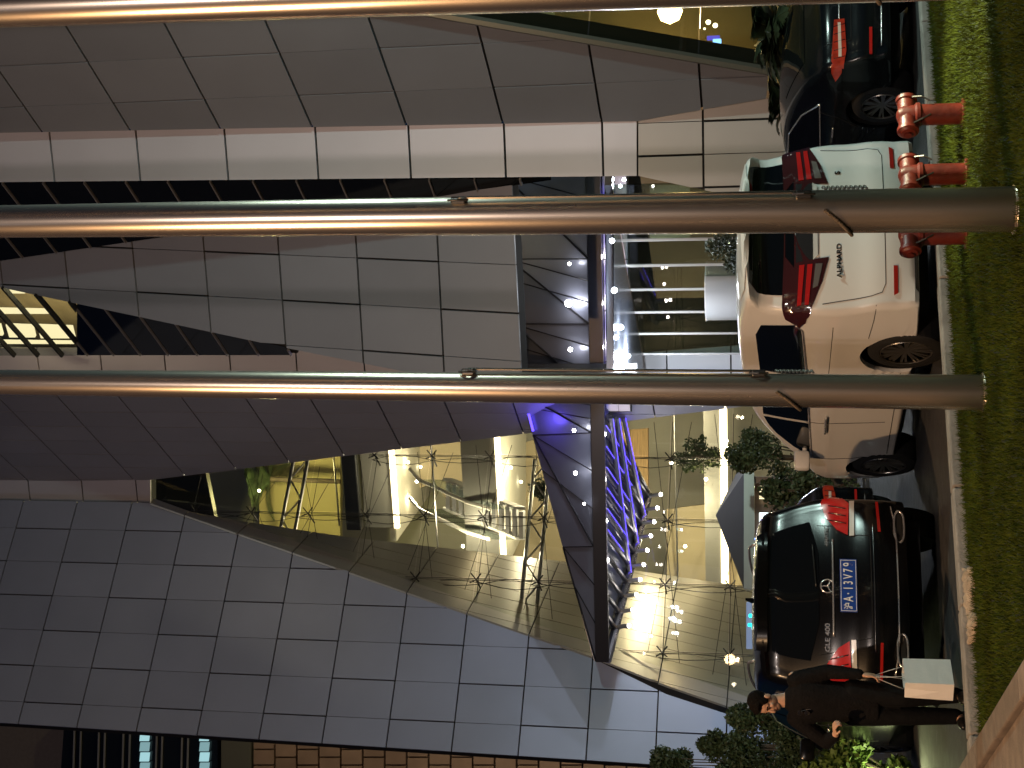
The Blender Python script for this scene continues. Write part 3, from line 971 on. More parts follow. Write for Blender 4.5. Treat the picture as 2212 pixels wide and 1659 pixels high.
def kq(X0, Y0, X1, Y1, m, nm, y=yk + .38):
    MB().prism([at(X0, Y0, y), at(X1, Y0, y), at(X1, Y1, y), at(X0, Y1, y)], V((0, .05, 0))).build(nm, m, kr)
for i in range(6):
    kq(1640, 1050 + i * 5, 1672, 1053 + i * 5, emis('grille_glow', (1, .85, .5), 1.6), 'lit_slat')
kq(1640, 1108, 1674, 1148, emis('screen_white', (.85, 1, .98), 3.0), 'lit_screen')
kq(1605, 1163, 1632, 1166, emis('blue_line', (.15, .3, 1), 4), 'blue_line')
# lit blue sign seen over the roof of the black off-roader
sg = root('lit_sign', at(1700, 1352, 22), 'pale blue lit sign with teal symbols behind the black off-roader', 'sign')
q = [at(1612, 1302, 22), at(1700, 1302, 22), at(1700, 1402, 22), at(1612, 1402, 22)]
MB().prism(q, V((0, .08, 0))).build('sign_face', emis('sign_pale_blue', (.30, .45, .75), .45), sg)
for (X, Y) in ((1622, 1330), (1630, 1336), (1620, 1350), (1628, 1356), (1634, 1348)):
    MB().bbox(at(X, Y, 21.98), (.05, .02, .06), .008).build('sign_mark', emis('teal_mark', (.0, .9, .75), 4), sg)
for t in (1310, 1394):
    p = at(1700, t, 22.1)
    MB().beam(V((p.x, p.y, 0)), V((p.x, p.y, p.z + .5)), .06, .06, up=V((0, 1, 0))).build('sign_leg', stl, sg)
# ------------------------------------------------------------------ flagpoles
steel = mat('brushed_steel', (0.62, 0.53, 0.44), 0.27, 0.95, rvar=.05, scale=3, stretch=(1, 1, .05))
def flagpole(X, Y, d0, label, lean=(0, 0), xy=None, zz=(1.6, 3.79, 1.47), haz=68):
    p = V((xy[0], xy[1], GZ)) if xy else onz(X, Y, GZ)
    r = root('flagpole', p, label, 'flagpole', 'steel flagpoles on the lawn')
    Hh = 14.0
    tip = p + V((lean[0] * Hh, lean[1] * Hh, Hh))
    mb = MB()
    n = 20
    mb.tube([p.lerp(tip, i / n) - (V((0, 0, .06)) if i == 0 else V((0, 0, 0))) for i in range(n + 1)], [d0 / 2 * (1 - .0276 * Hh * i / n) for i in range(n + 1)], 32)
    mb.build('pole', steel, r, auto=50)
    MB().lathe([(d0 / 2 + .02, 0), (d0 / 2 + .02, .015), (d0 / 2 + .004, .025)], 32, c=p).build('base_ring', steel, r, smooth=True)
    MB().lathe([(0.001, -.1), (.09, -.07), (.1, 0), (.07, .07), (.001, .1)], 16, c=tip + V((0, 0, .08))).build('finial', steel, r, smooth=True)
    # halyard on the right side, with cleats
    z0_, z1, zr = zz
    def surf(z, az, o=.0):
        rad = d0 / 2 * (1 - .0276 * z) + o
        c = p + V((lean[0] * z, lean[1] * z, z))
        return c + V((math.sin(az) * rad, -math.cos(az) * rad, 0))
    az = R(haz)
    MB().tube([surf(z1, az, .035), surf((z0_ + z1) / 2, az, .03), surf(z0_, az, .03)], .011, 6).build('halyard', mat('steel_wire', (.75, .66, .55), .25, 1.0), r)
    for z in (z0_, z1):
        c = surf(z, az, .012)
        MB().bbox(c, (.05, .05, .10), .01).build('cleat', stl, r)
        MB().tube([c + V((0, -.02, .07)), c + V((.0, -.045, 0)), c + V((0, -.02, -.07))], .008, 6).build('cleat_horn', stl, r)
    # coiled rope wound round the pole below the cleat
    rp_ = random.Random(int(X))
    pts = []
    for i in range(60):
        t = i / 59
        a = R(-4) - t * R(80)
        pts.append(surf(zr - .17 * t - .03 * math.sin(t * 3.1), a, .014 + .004 * math.sin(t * 90)))
    MB().tube(pts, .013, 6).build('rope', mat('rope', (.16, .12, .08), .9, var=.3, scale=40, bump=.8, bscale=120), r, smooth=True)
    pts = []
    for i in range(60):
        t = i / 59
        a = R(100) + .06 * math.sin(t * 62)
        pts.append(surf(z0_ - .12 - .28 * t, a, .02 + .012 * math.sin(t * 62)))
    MB().tube(pts, .008, 6).build('wire_coil', mat('wire_coil', (.2, .19, .17), .4, .7), r, smooth=True)
    return r
flagpole(2128, 848, .258, 'leftmost of the three steel flagpoles, before the side of the white van', (.010, 0))
flagpole(2196, 452, .285, 'middle of the three steel flagpoles, beside the red fire connections', (.011, 0), None, (1.30, 3.54, 1.17), 40)
flagpole(2300, -70, .285, 'rightmost steel flagpole, cut by the picture edge', (.018, 0), xy=(2.15, 7.6), zz=(1.3, 4.0, 1.1))

# ------------------------------------------------------------------ red fire hose connections
red = mat('hydrant_red', (0.11, 0.012, 0.006), 0.45, 0.0, var=.45, scale=6, bump=.15, bscale=30, coat=.1)
def hydrant(X, Y, label, az):
    p = onz(X, Y, GZ)
    r = root('fire_connection', p, label, 'fire hydrant', 'red fire connections on the lawn', world=False, rotz=az)
    MB().lathe([(.085, -.03), (.085, .33), (.10, .345), (.10, .37), (.082, .385), (.08, .47), (.06, .51), (.02, .525), (.001, .527)], 20).build('stand_pipe', red, r, auto=40)
    MB().lathe([(.12, 0), (.12, .02), (.088, .025)], 20).build('flange', red, r, auto=40)
    for sg in (-1, 1):
        M = Matrix.Rotation(R(90) * sg, 3, 'Y')
        MB().lathe([(.072, 0), (.072, .13), (.085, .135), (.085, .165), (.07, .17), (.06, .185), (.03, .19), (.03, .205), (.001, .207)], 18, M, c=(0, 0, .44)).build('outlet_cap', red, r, auto=40)
    MB().tube([(-.13, -.07, .40), (-.11, -.10, .33), (-.07, -.095, .27)], .008, 5).build('chain', stl, r)
    MB().tube([(.13, -.07, .40), (.11, -.10, .33), (.07, -.095, .27)], .008, 5).build('chain', stl, r)
hydrant(2083, 245, 'red fire connection farthest right, clear of any flagpole', R(28))
hydrant(2090, 375, 'red fire connection just right of the middle flagpole', R(36))
hydrant(2090, 505, 'red fire connection half hidden behind the middle flagpole, left of it', R(30))

# ------------------------------------------------------------------ plants
def leaf_cloud(mb, n, inside, leaf, rn, lumps=None):
    c = 0
    while c < n:
        p = inside(rn)
        if p is None: continue
        a = V((rn.gauss(0, 1), rn.gauss(0, 1), rn.gauss(0, 1))).normalized()
        b = a.cross(V((rn.gauss(0, 1), rn.gauss(0, 1), rn.gauss(0, 1)))).normalized()
        L = leaf * rn.uniform(.6, 1.3)
        mb.add([p - b * L * .3, p + a * L * .6, p + b * L * .3, p - a * L * .6], [(0, 1, 2, 3)])
        c += 1
def shrub(name, base, h, rad, n, leaf, m, label, cat='shrub', cone=False, seed=1, group=None):
    rn = random.Random(seed)
    r = root(name, base, label, cat, group)
    lumps = []
    for i in range(26 if cone else 18):
        t = rn.random() ** .8
        rr = rad * ((1 - t) ** .75 if cone else math.sin(math.pi * (t * .85 + .1))) * rn.uniform(.35, .85)
        a = rn.uniform(0, 6.283)
        lumps.append((V((math.cos(a) * rr, math.sin(a) * rr, h * (.12 + .84 * t))), rad * rn.uniform(.28, .5) * (1.15 - .65 * t if cone else 1)))
    def ins(g):
        c, q = g.choice(lumps)
        d = V((g.gauss(0, 1), g.gauss(0, 1), g.gauss(0, 1))).normalized() * q * (g.random() ** .35)
        return V(base) + c + d
    mb = MB()
    leaf_cloud(mb, n, ins, leaf, rn)
    mb.build('crown', m, r)
    tb = MB()
    tb.tube([V(base), V(base) + V((0, 0, h * .6))], [rad * .10, rad * .04], 8)
    for c, q in lumps[:8]:
        tb.tube([V(base) + V((0, 0, h * .15)), V(base) + c], [.025, .008], 5)
    tb.build('trunk', MATS['bark'], r)
    return r
leafg = mat('shrub_leaf', (0.055, 0.085, 0.035), 0.55, var=.5, scale=2.5)
leafb = mat('shrub_leaf_bright', (0.10, 0.16, 0.03), 0.55, var=.4, scale=3)
def gp(X, Y, y):
    p = at(X, Y, y); return V((p.x, p.y, 0))
shrub('conifer_shrub', gp(1600, 1548, 23), 2.35, .75, 11000, .062, leafg, 'clipped conifer shrub just left of the man\'s head', cone=True, seed=2, group='conifer shrubs by the hall')
shrub('conifer_shrub', gp(1500, 1604, 25), 3.0, .78, 9000, .07, leafg, 'taller conifer shrub between two others by the wall', cone=True, seed=3, group='conifer shrubs by the hall')
shrub('conifer_shrub', gp(1400, 1636, 27), 4.15, .85, 9000, .075, leafg, 'tallest conifer shrub cut by the left picture edge', cone=True, seed=4, group='conifer shrubs by the hall')
shrub('round_shrub', gp(1600, 990, 26), 2.5, .62, 7500, .07, leafg, 'round leafy shrub right of the kiosk roof', seed=5)
shrub('round_shrub', gp(1600, 1060, 25.5), 1.75, .5, 2500, .09, leafg, 'low dark shrub in front of the kiosk', seed=15)
shrub('round_shrub', gp(1600, 535, 28.5), 2.9, .7, 7000, .07, mat('shrub_dark', (.02, .03, .014), .6, var=.4, scale=3), 'dark round shrub in front of the entrance screen', seed=6)
b_ = V((-4.32, 15.7, 0))
shrub('uplit_bush', b_, 1.2, .46, 4200, .085, leafb, 'bright green bush lit from below behind the man', 'bush', seed=7)
gl_ = root('garden_light', b_ + V((.12, -.62, 0)), 'small garden uplight at the foot of the bright bush', 'garden light')
MB().lathe([(.05, 0), (.05, .1), (.07, .12), (.07, .2), (.05, .2)], 12, c=b_ + V((.12, -.62, 0))).build('housing', stl, gl_, smooth=True)
lampspot('lamp', b_ + V((.12, -.62, .22)), .05, (.95, 1, .6), 40, gl_, 42, (.92, 1, .50), .05, (-.08, .24, .12))
# interior and planter plants
shrub('indoor_plant', at(1470, 985, 38.5) - V((0, 0, 1.1)), 1.3, .55, 1500, .10, leafg, 'dark indoor tree beside a dark panel in the atrium', 'plant', seed=9)
shrub('indoor_plant', at(1190, 1055, 39.0) - V((0, 0, .35)), .9, .45, 1000, .09, leafg, 'small indoor plant above the canopy in the atrium', 'plant', seed=10)
# cycads / palms at the right
def cycad(X, y, hgt, L, label, seed, Y):
    rn = random.Random(seed)
    b = gp(X, Y, y)
    r = root('cycad_palm', b, label, 'palm', 'cycad palms before the hall')
    mb = MB()
    fronds(mb, b + V((0, 0, hgt)), 26, L, 1.0, rn, wl=.16, droop=.55, leaf=.26)
    mb.build('crown', mat('cycad_leaf', (.018, .028, .012), .5, var=.4, scale=3), r)
    MB().lathe([(.14, 0), (.16, hgt * .3), (.12, hgt * .8), (.10, hgt)], 10, c=b).build('trunk', MATS['bark'], r, smooth=True)
cycad(1660, 18.2, 1.45, .95, 'cycad palm by the right picture edge above the dark car', 31, 62)
cycad(1650, 21.5, 1.25, .95, 'cycad palm in front of the warm lit hall base', 32, 215)
cycad(1650, 23.5, 1.1, .9, 'cycad palm just right of the white van roof', 33, 330)
# metal drum planter by the entrance
pdm = gp(1600, 630, 31.1)
dr = root('drum_planter', pdm, 'round polished steel planter drum in front of the entrance', 'planter')
rad = .63
htop = at(1525, 630, 31.1).z
MB().lathe([(rad * .96, 0), (rad, .05), (rad, htop - .05), (rad * 1.02, htop - .03), (rad * 1.02, htop), (rad * .92, htop), (rad * .92, htop - .15)], 48, c=pdm).build('drum', mat('polished_steel', (.8, .8, .82), .28, .35), dr, auto=40)
MB().lathe([(rad * .9, htop - .12), (.001, htop - .1)], 24, c=pdm).build('soil', soil, dr)
# ------------------------------------------------------------------ vehicles
def chaikin(p, it=2):
    for _ in range(it):
        o = []
        n = len(p)
        for i in range(n):
            a = p[i]; b = p[(i + 1) % n]
            o.append((a[0] * .75 + b[0] * .25, a[1] * .75 + b[1] * .25))
            o.append((a[0] * .25 + b[0] * .75, a[1] * .25 + b[1] * .75))
        p = o
    return p
def resample(p, N):
    L = [0]
    n = len(p)
    for i in range(n):
        a = p[i]; b = p[(i + 1) % n]
        L.append(L[-1] + math.hypot(a[0] - b[0], a[1] - b[1]))
    out = []
    j = 0
    for k in range(N):
        t = L[-1] * k / N
        while L[j + 1] < t: j += 1
        a = p[j]; b = p[(j + 1) % n]
        f = (t - L[j]) / max(1e-9, L[j + 1] - L[j])
        out.append((a[0] + (b[0] - a[0]) * f, a[1] + (b[1] - a[1]) * f))
    return out
def sm(a, b, x):
    t = max(0, min(1, (x - a) / (b - a)))
    return t * t * (3 - 2 * t)
class Car:
    """local frame: +Y forward, X right, origin on the ground below the rear bumper centre"""
    def __init__(s, spec):
        s.sp = spec
        prof = resample(chaikin(spec['profile'], 2), 200)
        s.prof = prof
        s.c = spec['centre']
        s.body_mesh()
    def W(s, y, z):
        sp = s.sp
        w = sp['w']
        # tumblehome above belt, tuck-in at the sill
        b = sp['belt']
        k = 1.0
        if z > b:
            t = (z - b) / (sp['h'] - b)
            k -= sp['tumble'] * (t ** 1.25)
        else:
            t = (b - z) / b
            k -= .05 * t * t
            k += sp.get('crease', .008) * math.exp(-((z - (b - .10)) / .05) ** 2)
        L = sp['l']
        k -= sp['rear_taper'] * (1 - sm(0, .85, y)) ** 2
        k -= sp['front_taper'] * (sm(L - 1.1, L, y)) ** 2
        # arch flares
        for ya in sp['axles']:
            d = math.hypot(y - ya, z - sp['wr'])
            k += .012 * math.exp(-((d - sp['wr'] * 1.18) / .07) ** 2)
        return w * k
    def body_mesh(s):
        sp = s.sp
        N = len(s.prof)
        cx, cz = s.c
        rows = []
        L = sp['l']
        for (y, z) in s.prof:
            d = math.hypot(y - cx, z - cz)
            ux, uz = (cx - y) / d, (cz - z) / d
            rearness = 1 - sm(0.0, .7, y)
            frontness = sm(L - .9, L, y)
            topness = sm(sp['belt'] + .2, sp['h'] - .05, z)
            bot = 1 - sm(.25, .45, z)
            bow = sp['bow_rear'] * rearness + sp['bow_front'] * frontness + .05 * topness * (1 - rearness)
            bow *= (1 - bot * .7)
            r = sp['round'] * (1 - .3 * bot) + (.05 * topness)
            p1 = (y + ux * (bow + r), z + uz * (bow + r))
            Wp = s.W(*p1)
            row = []
            for t in (0, .2, .4, .58, .74, .87, .95):
                row.append((t * (Wp - r), y + ux * bow * t * t, z + uz * bow * t * t))
            for a in (0, 15, 30, 45, 60, 75):
                dd = bow + r * (1 - math.cos(R(a)))
                row.append((Wp - r + r * math.sin(R(a)), y + ux * dd, z + uz * dd))
            base = bow + r
            for q in (0, .04, .09, .16, .25, .36, .48, .6, .72, .84, .95):
                dd = base + (d - base) * q
                yy, zz = y + ux * dd, z + uz * dd
                row.append((s.W(yy, zz), yy, zz))
            rows.append(row)
        K = len(rows[0])
        vs = []; fs = []
        for row in rows:
            for (x, y, z) in row: vs.append((x, y, z))
            for (x, y, z) in row[1:]: vs.append((-x, y, z))
        S = 2 * K - 1
        for i in range(N):
            i2 = (i + 1) % N
            for k in range(K - 1):
                fs.append((i * S + k, i * S + k + 1, i2 * S + k + 1, i2 * S + k))
                ia = i * S + (0 if k == 0 else K - 1 + k); ib = i * S + K + k
                ja = i2 * S + (0 if k == 0 else K - 1 + k); jb = i2 * S + K + k
                fs.append((ia, ja, jb, ib))
        for sg in (0, 1):
            vs.append(((-1 if sg else 1) * s.W(cx, cz), cx, cz))
            ci = len(vs) - 1
            for i in range(N):
                i2 = (i + 1) % N
                o = (2 * K - 2) if sg else (K - 1)
                fs.append((i * S + o, i2 * S + o, ci))
        bm = bmesh.new()
        bv = [bm.verts.new(v) for v in vs]
        for f in fs:
            try: bm.faces.new([bv[i] for i in f])
            except ValueError: pass
        bmesh.ops.recalc_face_normals(bm, faces=bm.faces[:])
        me = bpy.data.meshes.new('body')
        bm.to_mesh(me)
        s.bvh = BVHTree.FromBMesh(bm)
        bm.free()
        s.me = me
    def cut_arches(s):
        o = bpy.data.objects.new('tmp', s.me)
        COL.objects.link(o)
        cuts = []
        sp = s.sp
        for ya in sp['axles']:
            for sg in (-1, 1):
                mb = MB().lathe([(sp['wr'] * 1.14, 0), (sp['wr'] * 1.14, .75)], 48, Matrix.Rotation(R(90), 3, 'Y'), c=(sg * (sp['w'] - .30) if sg > 0 else -(sp['w'] - .30) - .75, ya, sp['wr'] + .02))
                c = mb.build('cut', MATS['joint_black'])
                cuts.append(c)
                md = o.modifiers.new('b', 'BOOLEAN')
                md.operation = 'DIFFERENCE'; md.object = c; md.solver = 'EXACT'
        dg = bpy.context.evaluated_depsgraph_get()
        me2 = bpy.data.meshes.new_from_object(o.evaluated_get(dg))
        for c in cuts + [o]:
            bpy.data.objects.remove(c)
        me2.materials.clear()
        s.me = me2
    def hit(s, view, a, b):
        if view == 'rear': o, d = V((a, -3, b)), V((0, 1, 0))
        elif view == 'front': o, d = V((a, s.sp['l'] + 3, b)), V((0, -1, 0))
        elif view == 'left': o, d = V((-3, a, b)), V((1, 0, 0))
        elif view == 'right': o, d = V((3, a, b)), V((-1, 0, 0))
        elif view == 'top': o, d = V((a, b, 4)), V((0, 0, -1))
        h = s.bvh.ray_cast(o, d)
        return (h[0], h[1]) if h[0] is not None else None
    def patch(s, name, view, poly, m, parent, off=.005, thick=.0, cell=.06, smooth=True):
        xs = [p[0] for p in poly]; zs = [p[1] for p in poly]
        bm = bmesh.new()
        x = math.floor(min(xs) / cell) * cell
        while x < max(xs):
            z = math.floor(min(zs) / cell) * cell
            while z < max(zs):
                p = clip(clip(clip(clip(list(poly), 1, 0, x + cell), -1, 0, -x), 0, 1, z + cell), 0, -1, -z)
                p = dedupe(p)
                if len(p) > 2 and area(p) > 1e-6:
                    vv = []
                    for q in p:
                        h = s.hit(view, *q)
                        if h is None: vv = None; break
                        nn = h[1]
                        vv.append(h[0] + nn * off)
                    if vv:
                        try: bm.faces.new([bm.verts.new(v) for v in vv])
                        except ValueError: pass
                z += cell
            x += cell
        bmesh.ops.remove_doubles(bm, verts=bm.verts[:], dist=.0015)
        bmesh.ops.recalc_face_normals(bm, faces=bm.faces[:])
        # orient outwards
        if bm.faces:
            vd = {'rear': V((0, -1, 0)), 'front': V((0, 1, 0)), 'left': V((-1, 0, 0)), 'right': V((1, 0, 0)), 'top': V((0, 0, 1))}[view]
            if sum(f.normal.dot(vd) * f.calc_area() for f in bm.faces) < 0:
                bmesh.ops.reverse_faces(bm, faces=bm.faces[:])
        if thick:
            be = [e for e in bm.edges if e.is_boundary]
            ret = bmesh.ops.extrude_edge_only(bm, edges=be)
            for q in ret['geom']:
                if isinstance(q, bmesh.types.BMVert):
                    q.co += vd * (-abs(thick))
        me = bpy.data.meshes.new(name)
        bm.to_mesh(me); bm.free()
        me.materials.append(m)
        if smooth:
            me.polygons.foreach_set('use_smooth', [True] * len(me.polygons))
            me.set_sharp_from_angle(angle=R(40))
        return link(name, me, parent)
    def line(s, name, view, pts, m, parent, r=.004, off=.001, step=.04, n=5):
        P = []
        for i in range(len(pts) - 1):
            a = pts[i]; b = pts[i + 1]
            k = max(1, int(math.hypot(a[0] - b[0], a[1] - b[1]) / step))
            for j in range(k + (1 if i == len(pts) - 2 else 0)):
                t = j / k
                h = s.hit(view, a[0] + (b[0] - a[0]) * t, a[1] + (b[1] - a[1]) * t)
                if h: P.append(h[0] + h[1] * off)
        if len(P) < 2: return None
        return MB().tube(P, r, n).build(name, m, parent, smooth=True)
def rnd_poly(p, it=2):
    return chaikin(p, it)
def mirror(p):
    return [(-a, b) for a, b in p]

rubber = mat('tyre_rubber', (0.012, 0.012, 0.012), 0.8, bump=.3, bscale=80, var=.2)
rimm = mat('alloy_rim', (0.42, 0.40, 0.37), 0.28, 0.9)
wellm = mat('wheel_well', (0.006, 0.006, 0.006), 0.9)
def wheel(parent, x, y, r, wdt, spokes, side):
    mb = MB()
    M = Matrix.Rotation(R(90), 3, 'Y')
    h = wdt / 2
    rr = r * .70
    wt = MB().lathe([(rr, -h), (r * .9, -h), (r * .985, -h * .8), (r, -h * .4), (r, h * .4), (r * .985, h * .8), (r * .9, h), (rr, h * .96)], 40, M, c=(x, y, r), cap=False).build('wheel', rubber, parent, auto=40)
    rim = MB()
    ox = side * (h * .90)
    rim.lathe([(rr * 1.0, 0), (rr * .97, .02), (rr * .92, .0)], 40, M, c=(x + ox - .01, y, r), cap=False)
    rim.lathe([(.001, 0), (rr * .17, 0), (rr * .19, .03), (.001, .03)], 16, M, c=(x + ox - side * .03 - .015, y, r))
    for i in range(spokes):
        a = 6.283 * i / spokes
        for da in (-.09, .09):
            c0 = V((0, math.cos(a + da * .6), math.sin(a + da * .6))) * rr * .16
            c1 = V((0, math.cos(a + da), math.sin(a + da))) * rr * .95
            b = V((x + ox - side * .025, y, r))
            rim.beam(b + c0, b + c1 + V((side * .012, 0, 0)), .022, .020, up=V((1, 0, 0)))
    rim.build('rim', rimm, wt, auto=40)
    dk = MB().lathe([(.001, 0), (rr * .99, 0)], 24, M, c=(x + ox - side * .07, y, r), cap=False)
    dk.build('brake_disc', mat('brake_dark', (.03, .03, .03), .5, .6), wt)
def text_part(txt, size, m, parent, loc, rot, depth=.004, name='lettering', bold=0.0, sx=1.0):
    cu = bpy.data.curves.new('txt', 'FONT')
    cu.body = txt
    cu.size = size
    cu.align_x = 'CENTER'; cu.align_y = 'CENTER'
    cu.extrude = depth
    cu.offset = bold
    o = bpy.data.objects.new('txt', cu)
    COL.objects.link(o)
    dg = bpy.context.evaluated_depsgraph_get()
    me = bpy.data.meshes.new_from_object(o.evaluated_get(dg))
    bpy.data.objects.remove(o)
    if sx != 1.0:
        for v in me.vertices: v.co.x *= sx
    me.materials.clear()
    me.materials.append(m)
    q = link(name, me, parent)
    q.location = loc
    q.rotation_euler = rot
    return q
cgls = mat('car_glass', (0.004, 0.005, 0.006), 0.04, spec=.4)
chr_ = mat('chrome', (0.80, 0.80, 0.80), 0.24, 0.85)
blkp = mat('black_trim', (0.010, 0.010, 0.010), 0.35)
gapm = mat('panel_gap', (0.004, 0.004, 0.004), 0.9)
def finish(c, r, paint, spokes=10, wdt=.235):
    sp = c.sp
    c.cut_arches()
    me = c.me
    me.materials.append(paint)
    me.polygons.foreach_set('use_smooth', [True] * len(me.polygons))
    me.set_sharp_from_angle(angle=R(35))
    b = link('body', me, r)
    for ya in sp['axles']:
        for sg in (-1, 1):
            xw = sg * (sp['w'] - .025 - wdt / 2)
            wheel(r, xw, ya, sp['wr'], wdt, spokes, sg)
            wl = MB().lathe([(sp['wr'] * 1.135, 0), (sp['wr'] * 1.135, .26), (.001, .26)], 32, Matrix.Rotation(R(-90 * sg), 3, 'Y'), c=(sg * (sp['w'] - .045), ya, sp['wr'] + .02), cap=False)
            wl.build('wheel_well', wellm, r)
    MB().box((0, sp['l'] / 2, .24), (sp['w'] * 1.5, sp['l'] * .86, .12)).build('underbody', wellm, r)
    return b
def place(anchor, local, head):
    """world root location so that local point lands on anchor; heading degrees left of +Y"""
    c, s_ = math.cos(R(head)), math.sin(R(head))
    x = local[0] * c - local[1] * s_; y = local[0] * s_ + local[1] * c
    return V((anchor.x - x, anchor.y - y, 0))

# ---- white van
def make_van():
    sp = dict(l=4.92, w=.925, h=1.92, belt=1.08, tumble=.17, rear_taper=.055, front_taper=.16, bow_rear=.12, bow_front=.30, round=.085,
              axles=(.98, 3.98), wr=.345, centre=(2.4, .95), crease=.004,
              profile=[(.12, .27), (2.4, .24), (4.66, .26), (4.90, .42), (4.93, .75), (4.80, .98), (4.35, 1.10), (3.85, 1.22), (3.3, 1.58), (2.85, 1.80), (2.3, 1.89),
                       (1.2, 1.915), (.45, 1.89), (.10, 1.86), (-.03, 1.83), (.02, 1.77), (.13, 1.70), (.10, 1.45), (.04, 1.22), (.03, 1.02), (.01, .8), (-.04, .66), (-.04, .45), (.02, .30)])
    c = Car(sp)
    head = 23.7
    anch = onz(2040, 765, 0.0)
    loc = place(anch, (-.91, .98), head)
    r = root('white_van', loc, 'white people carrier backed up to the kerb behind two flagpoles', 'van', world=False, rotz=R(head))
    paint = mat('paint_white', (0.72, 0.71, 0.68), 0.30, 0.0, coat=.6, var=.015, scale=2)
    finish(c, r, paint, 12)
    # rear
    gp_ = [(-.70, 1.36), (.70, 1.36), (.66, 1.70), (.60, 1.765), (-.60, 1.765), (-.66, 1.70)]
    c.patch('rear_window', 'rear', gp_, cgls, r, .006)
    c.patch('spoiler', 'rear', rnd_poly([(-.68, 1.775), (.68, 1.775), (.62, 1.865), (-.62, 1.865)], 1), paint, r, .012, -.02)
    garn = mat('garnish_smoke', (.035, .035, .037), .12, .4)
    c.patch('lamp_garnish', 'rear', [(-.40, 1.20), (.40, 1.20), (.42, 1.345), (-.42, 1.345)], garn, r, .010, -.01)
    c.patch('chrome_bar', 'rear', [(-.36, 1.155), (.36, 1.155), (.40, 1.195), (-.40, 1.195)], mat('bar_white', (.7, .69, .66), .2, .2, coat=.5), r, .014, -.014)
    tred = mat('tail_red', (.30, .012, .010), .12, coat=.6, emit=(1, .03, .02), estr=.06)
    tdark = mat('tail_smoke', (.045, .012, .012), .10, coat=.6)
    tclr = mat('tail_clear', (.25, .22, .20), .12, .5)
    for sg in (-1, 1):
        f = (lambda p: p) if sg > 0 else mirror
        b = c.patch('tail_lamp', 'rear', f([(.38, 1.06), (.60, 1.12), (.80, 1.20), (.88, 1.26), (.885, 1.44), (.80, 1.38), (.72, 1.345), (.41, 1.345)]), tdark, r, .012, -.02, cell=.04)
        c.patch('red_bar', 'rear', f([(.44, 1.27), (.80, 1.30), (.80, 1.335), (.44, 1.315)]), tred, b, .020, -.006, cell=.04)
        c.patch('red_bar', 'rear', f([(.44, 1.20), (.80, 1.235), (.80, 1.27), (.44, 1.245)]), tred, b, .020, -.006, cell=.04)
        c.patch('clear_bar', 'rear', f([(.44, 1.115), (.64, 1.155), (.66, 1.20), (.44, 1.175)]), tclr, b, .020, -.006, cell=.04)
        v = 'right' if sg > 0 else 'left'
        c.patch('side_lamp', v, [(.03, 1.22), (.16, 1.20), (.30, 1.26), (.40, 1.36), (.34, 1.44), (.22, 1.47), (.10, 1.45), (.06, 1.38)], tdark, r, .012, -.015, cell=.04)
        c.patch('reflector', 'rear', f([(.50, .475), (.74, .475), (.76, .51), (.50, .51)]), mat('reflector_red', (.35, .02, .015), .2), r, .008, -.008)
        # side glazing
        c.patch('quarter_window', v, [(.42, 1.36), (.50, 1.30), (1.50, 1.24), (1.50, 1.68), (.72, 1.71), (.52, 1.66)], cgls, r, .006)
        c.patch('rear_door_window', v, [(1.56, 1.235), (2.62, 1.20), (2.62, 1.66), (1.56, 1.68)], cgls, r, .006)
        c.patch('front_door_window', v, [(2.68, 1.195), (3.60, 1.16), (3.40, 1.34), (3.10, 1.52), (2.90, 1.60), (2.68, 1.655)], cgls, r, .006)
        c.line('window_trim', v, [(.42, 1.35), (.50, 1.285), (1.5, 1.225), (2.62, 1.185), (3.65, 1.14)], chr_, r, .009, .004)
        for (y0, y1) in ((1.53, 1.53), (2.65, 2.65)):
            c.line('door_gap', v, [(y0, .42 if y0 > 1.6 else .75), (y1, 1.22)], gapm, r, .004)
        c.line('door_gap', v, [(3.62, .45), (3.70, .9), (3.66, 1.13)], gapm, r, .004)
        c.line('sill_gap', v, [(1.40, .36), (3.55, .34)], gapm, r, .004)
        c.line('slide_rail', v, [(.40, 1.02), (1.53, 1.03)], gapm, r, .003)
        c.line('bumper_gap', v, [(.10, .66), (.30, .67), (.62, .70)], gapm, r, .003)
        for yy in (2.55, 2.78):
            c.line('door_handle', v, [(yy - .10, 1.02), (yy + .10, 1.02)], chr_, r, .016, .022)
        hx = c.hit(v, 3.42, 1.22)[0]
        mr_ = MB().bbox(hx + V((sg * .14, .02, .03)), (.22, .12, .17), .04)
        mr_.tube([hx, hx + V((sg * .1, .02, 0))], .025, 8)
        mr_.build('wing_mirror', paint, r, auto=40)
    gpl = [(-.76, .70), (-.745, .62), (-.66, .575), (.66, .575), (.745, .62), (.76, .70)]
    c.line('tailgate_gap', 'rear', [(-.80, 1.12), (-.775, .9), (-.76, .70), (-.735, .61), (-.66, .578), (.66, .578), (.735, .61), (.76, .70), (.775, .9), (.80, 1.12)], gapm, r, .0035)
    c.patch('bumper_skirt', 'rear', [(-.74, .28), (.74, .28), (.70, .33), (-.70, .33)], blkp, r, .006)
    lm = mat('badge_dark', (.05, .05, .05), .25, .8)
    h = c.hit('rear', -.42, .97)
    text_part('ALPHARD', .060, lm, r, h[0] + V((0, -.008, 0)), (R(88), 0, R(-5)), .003, 'badge_lettering', .001, 1.25)
    h = c.hit('rear', .50, .97)
    text_part('S', .065, lm, r, h[0] + V((0, -.008, 0)), (R(88), 0, R(6)), .003, 'badge_lettering', .002, 1.1)
    # number plate recess above the bumper and windscreen, roof rail
    c.patch('windscreen', 'front', [(-.62, 1.20), (.62, 1.20), (.55, 1.68), (-.55, 1.68)], cgls, r, .006)
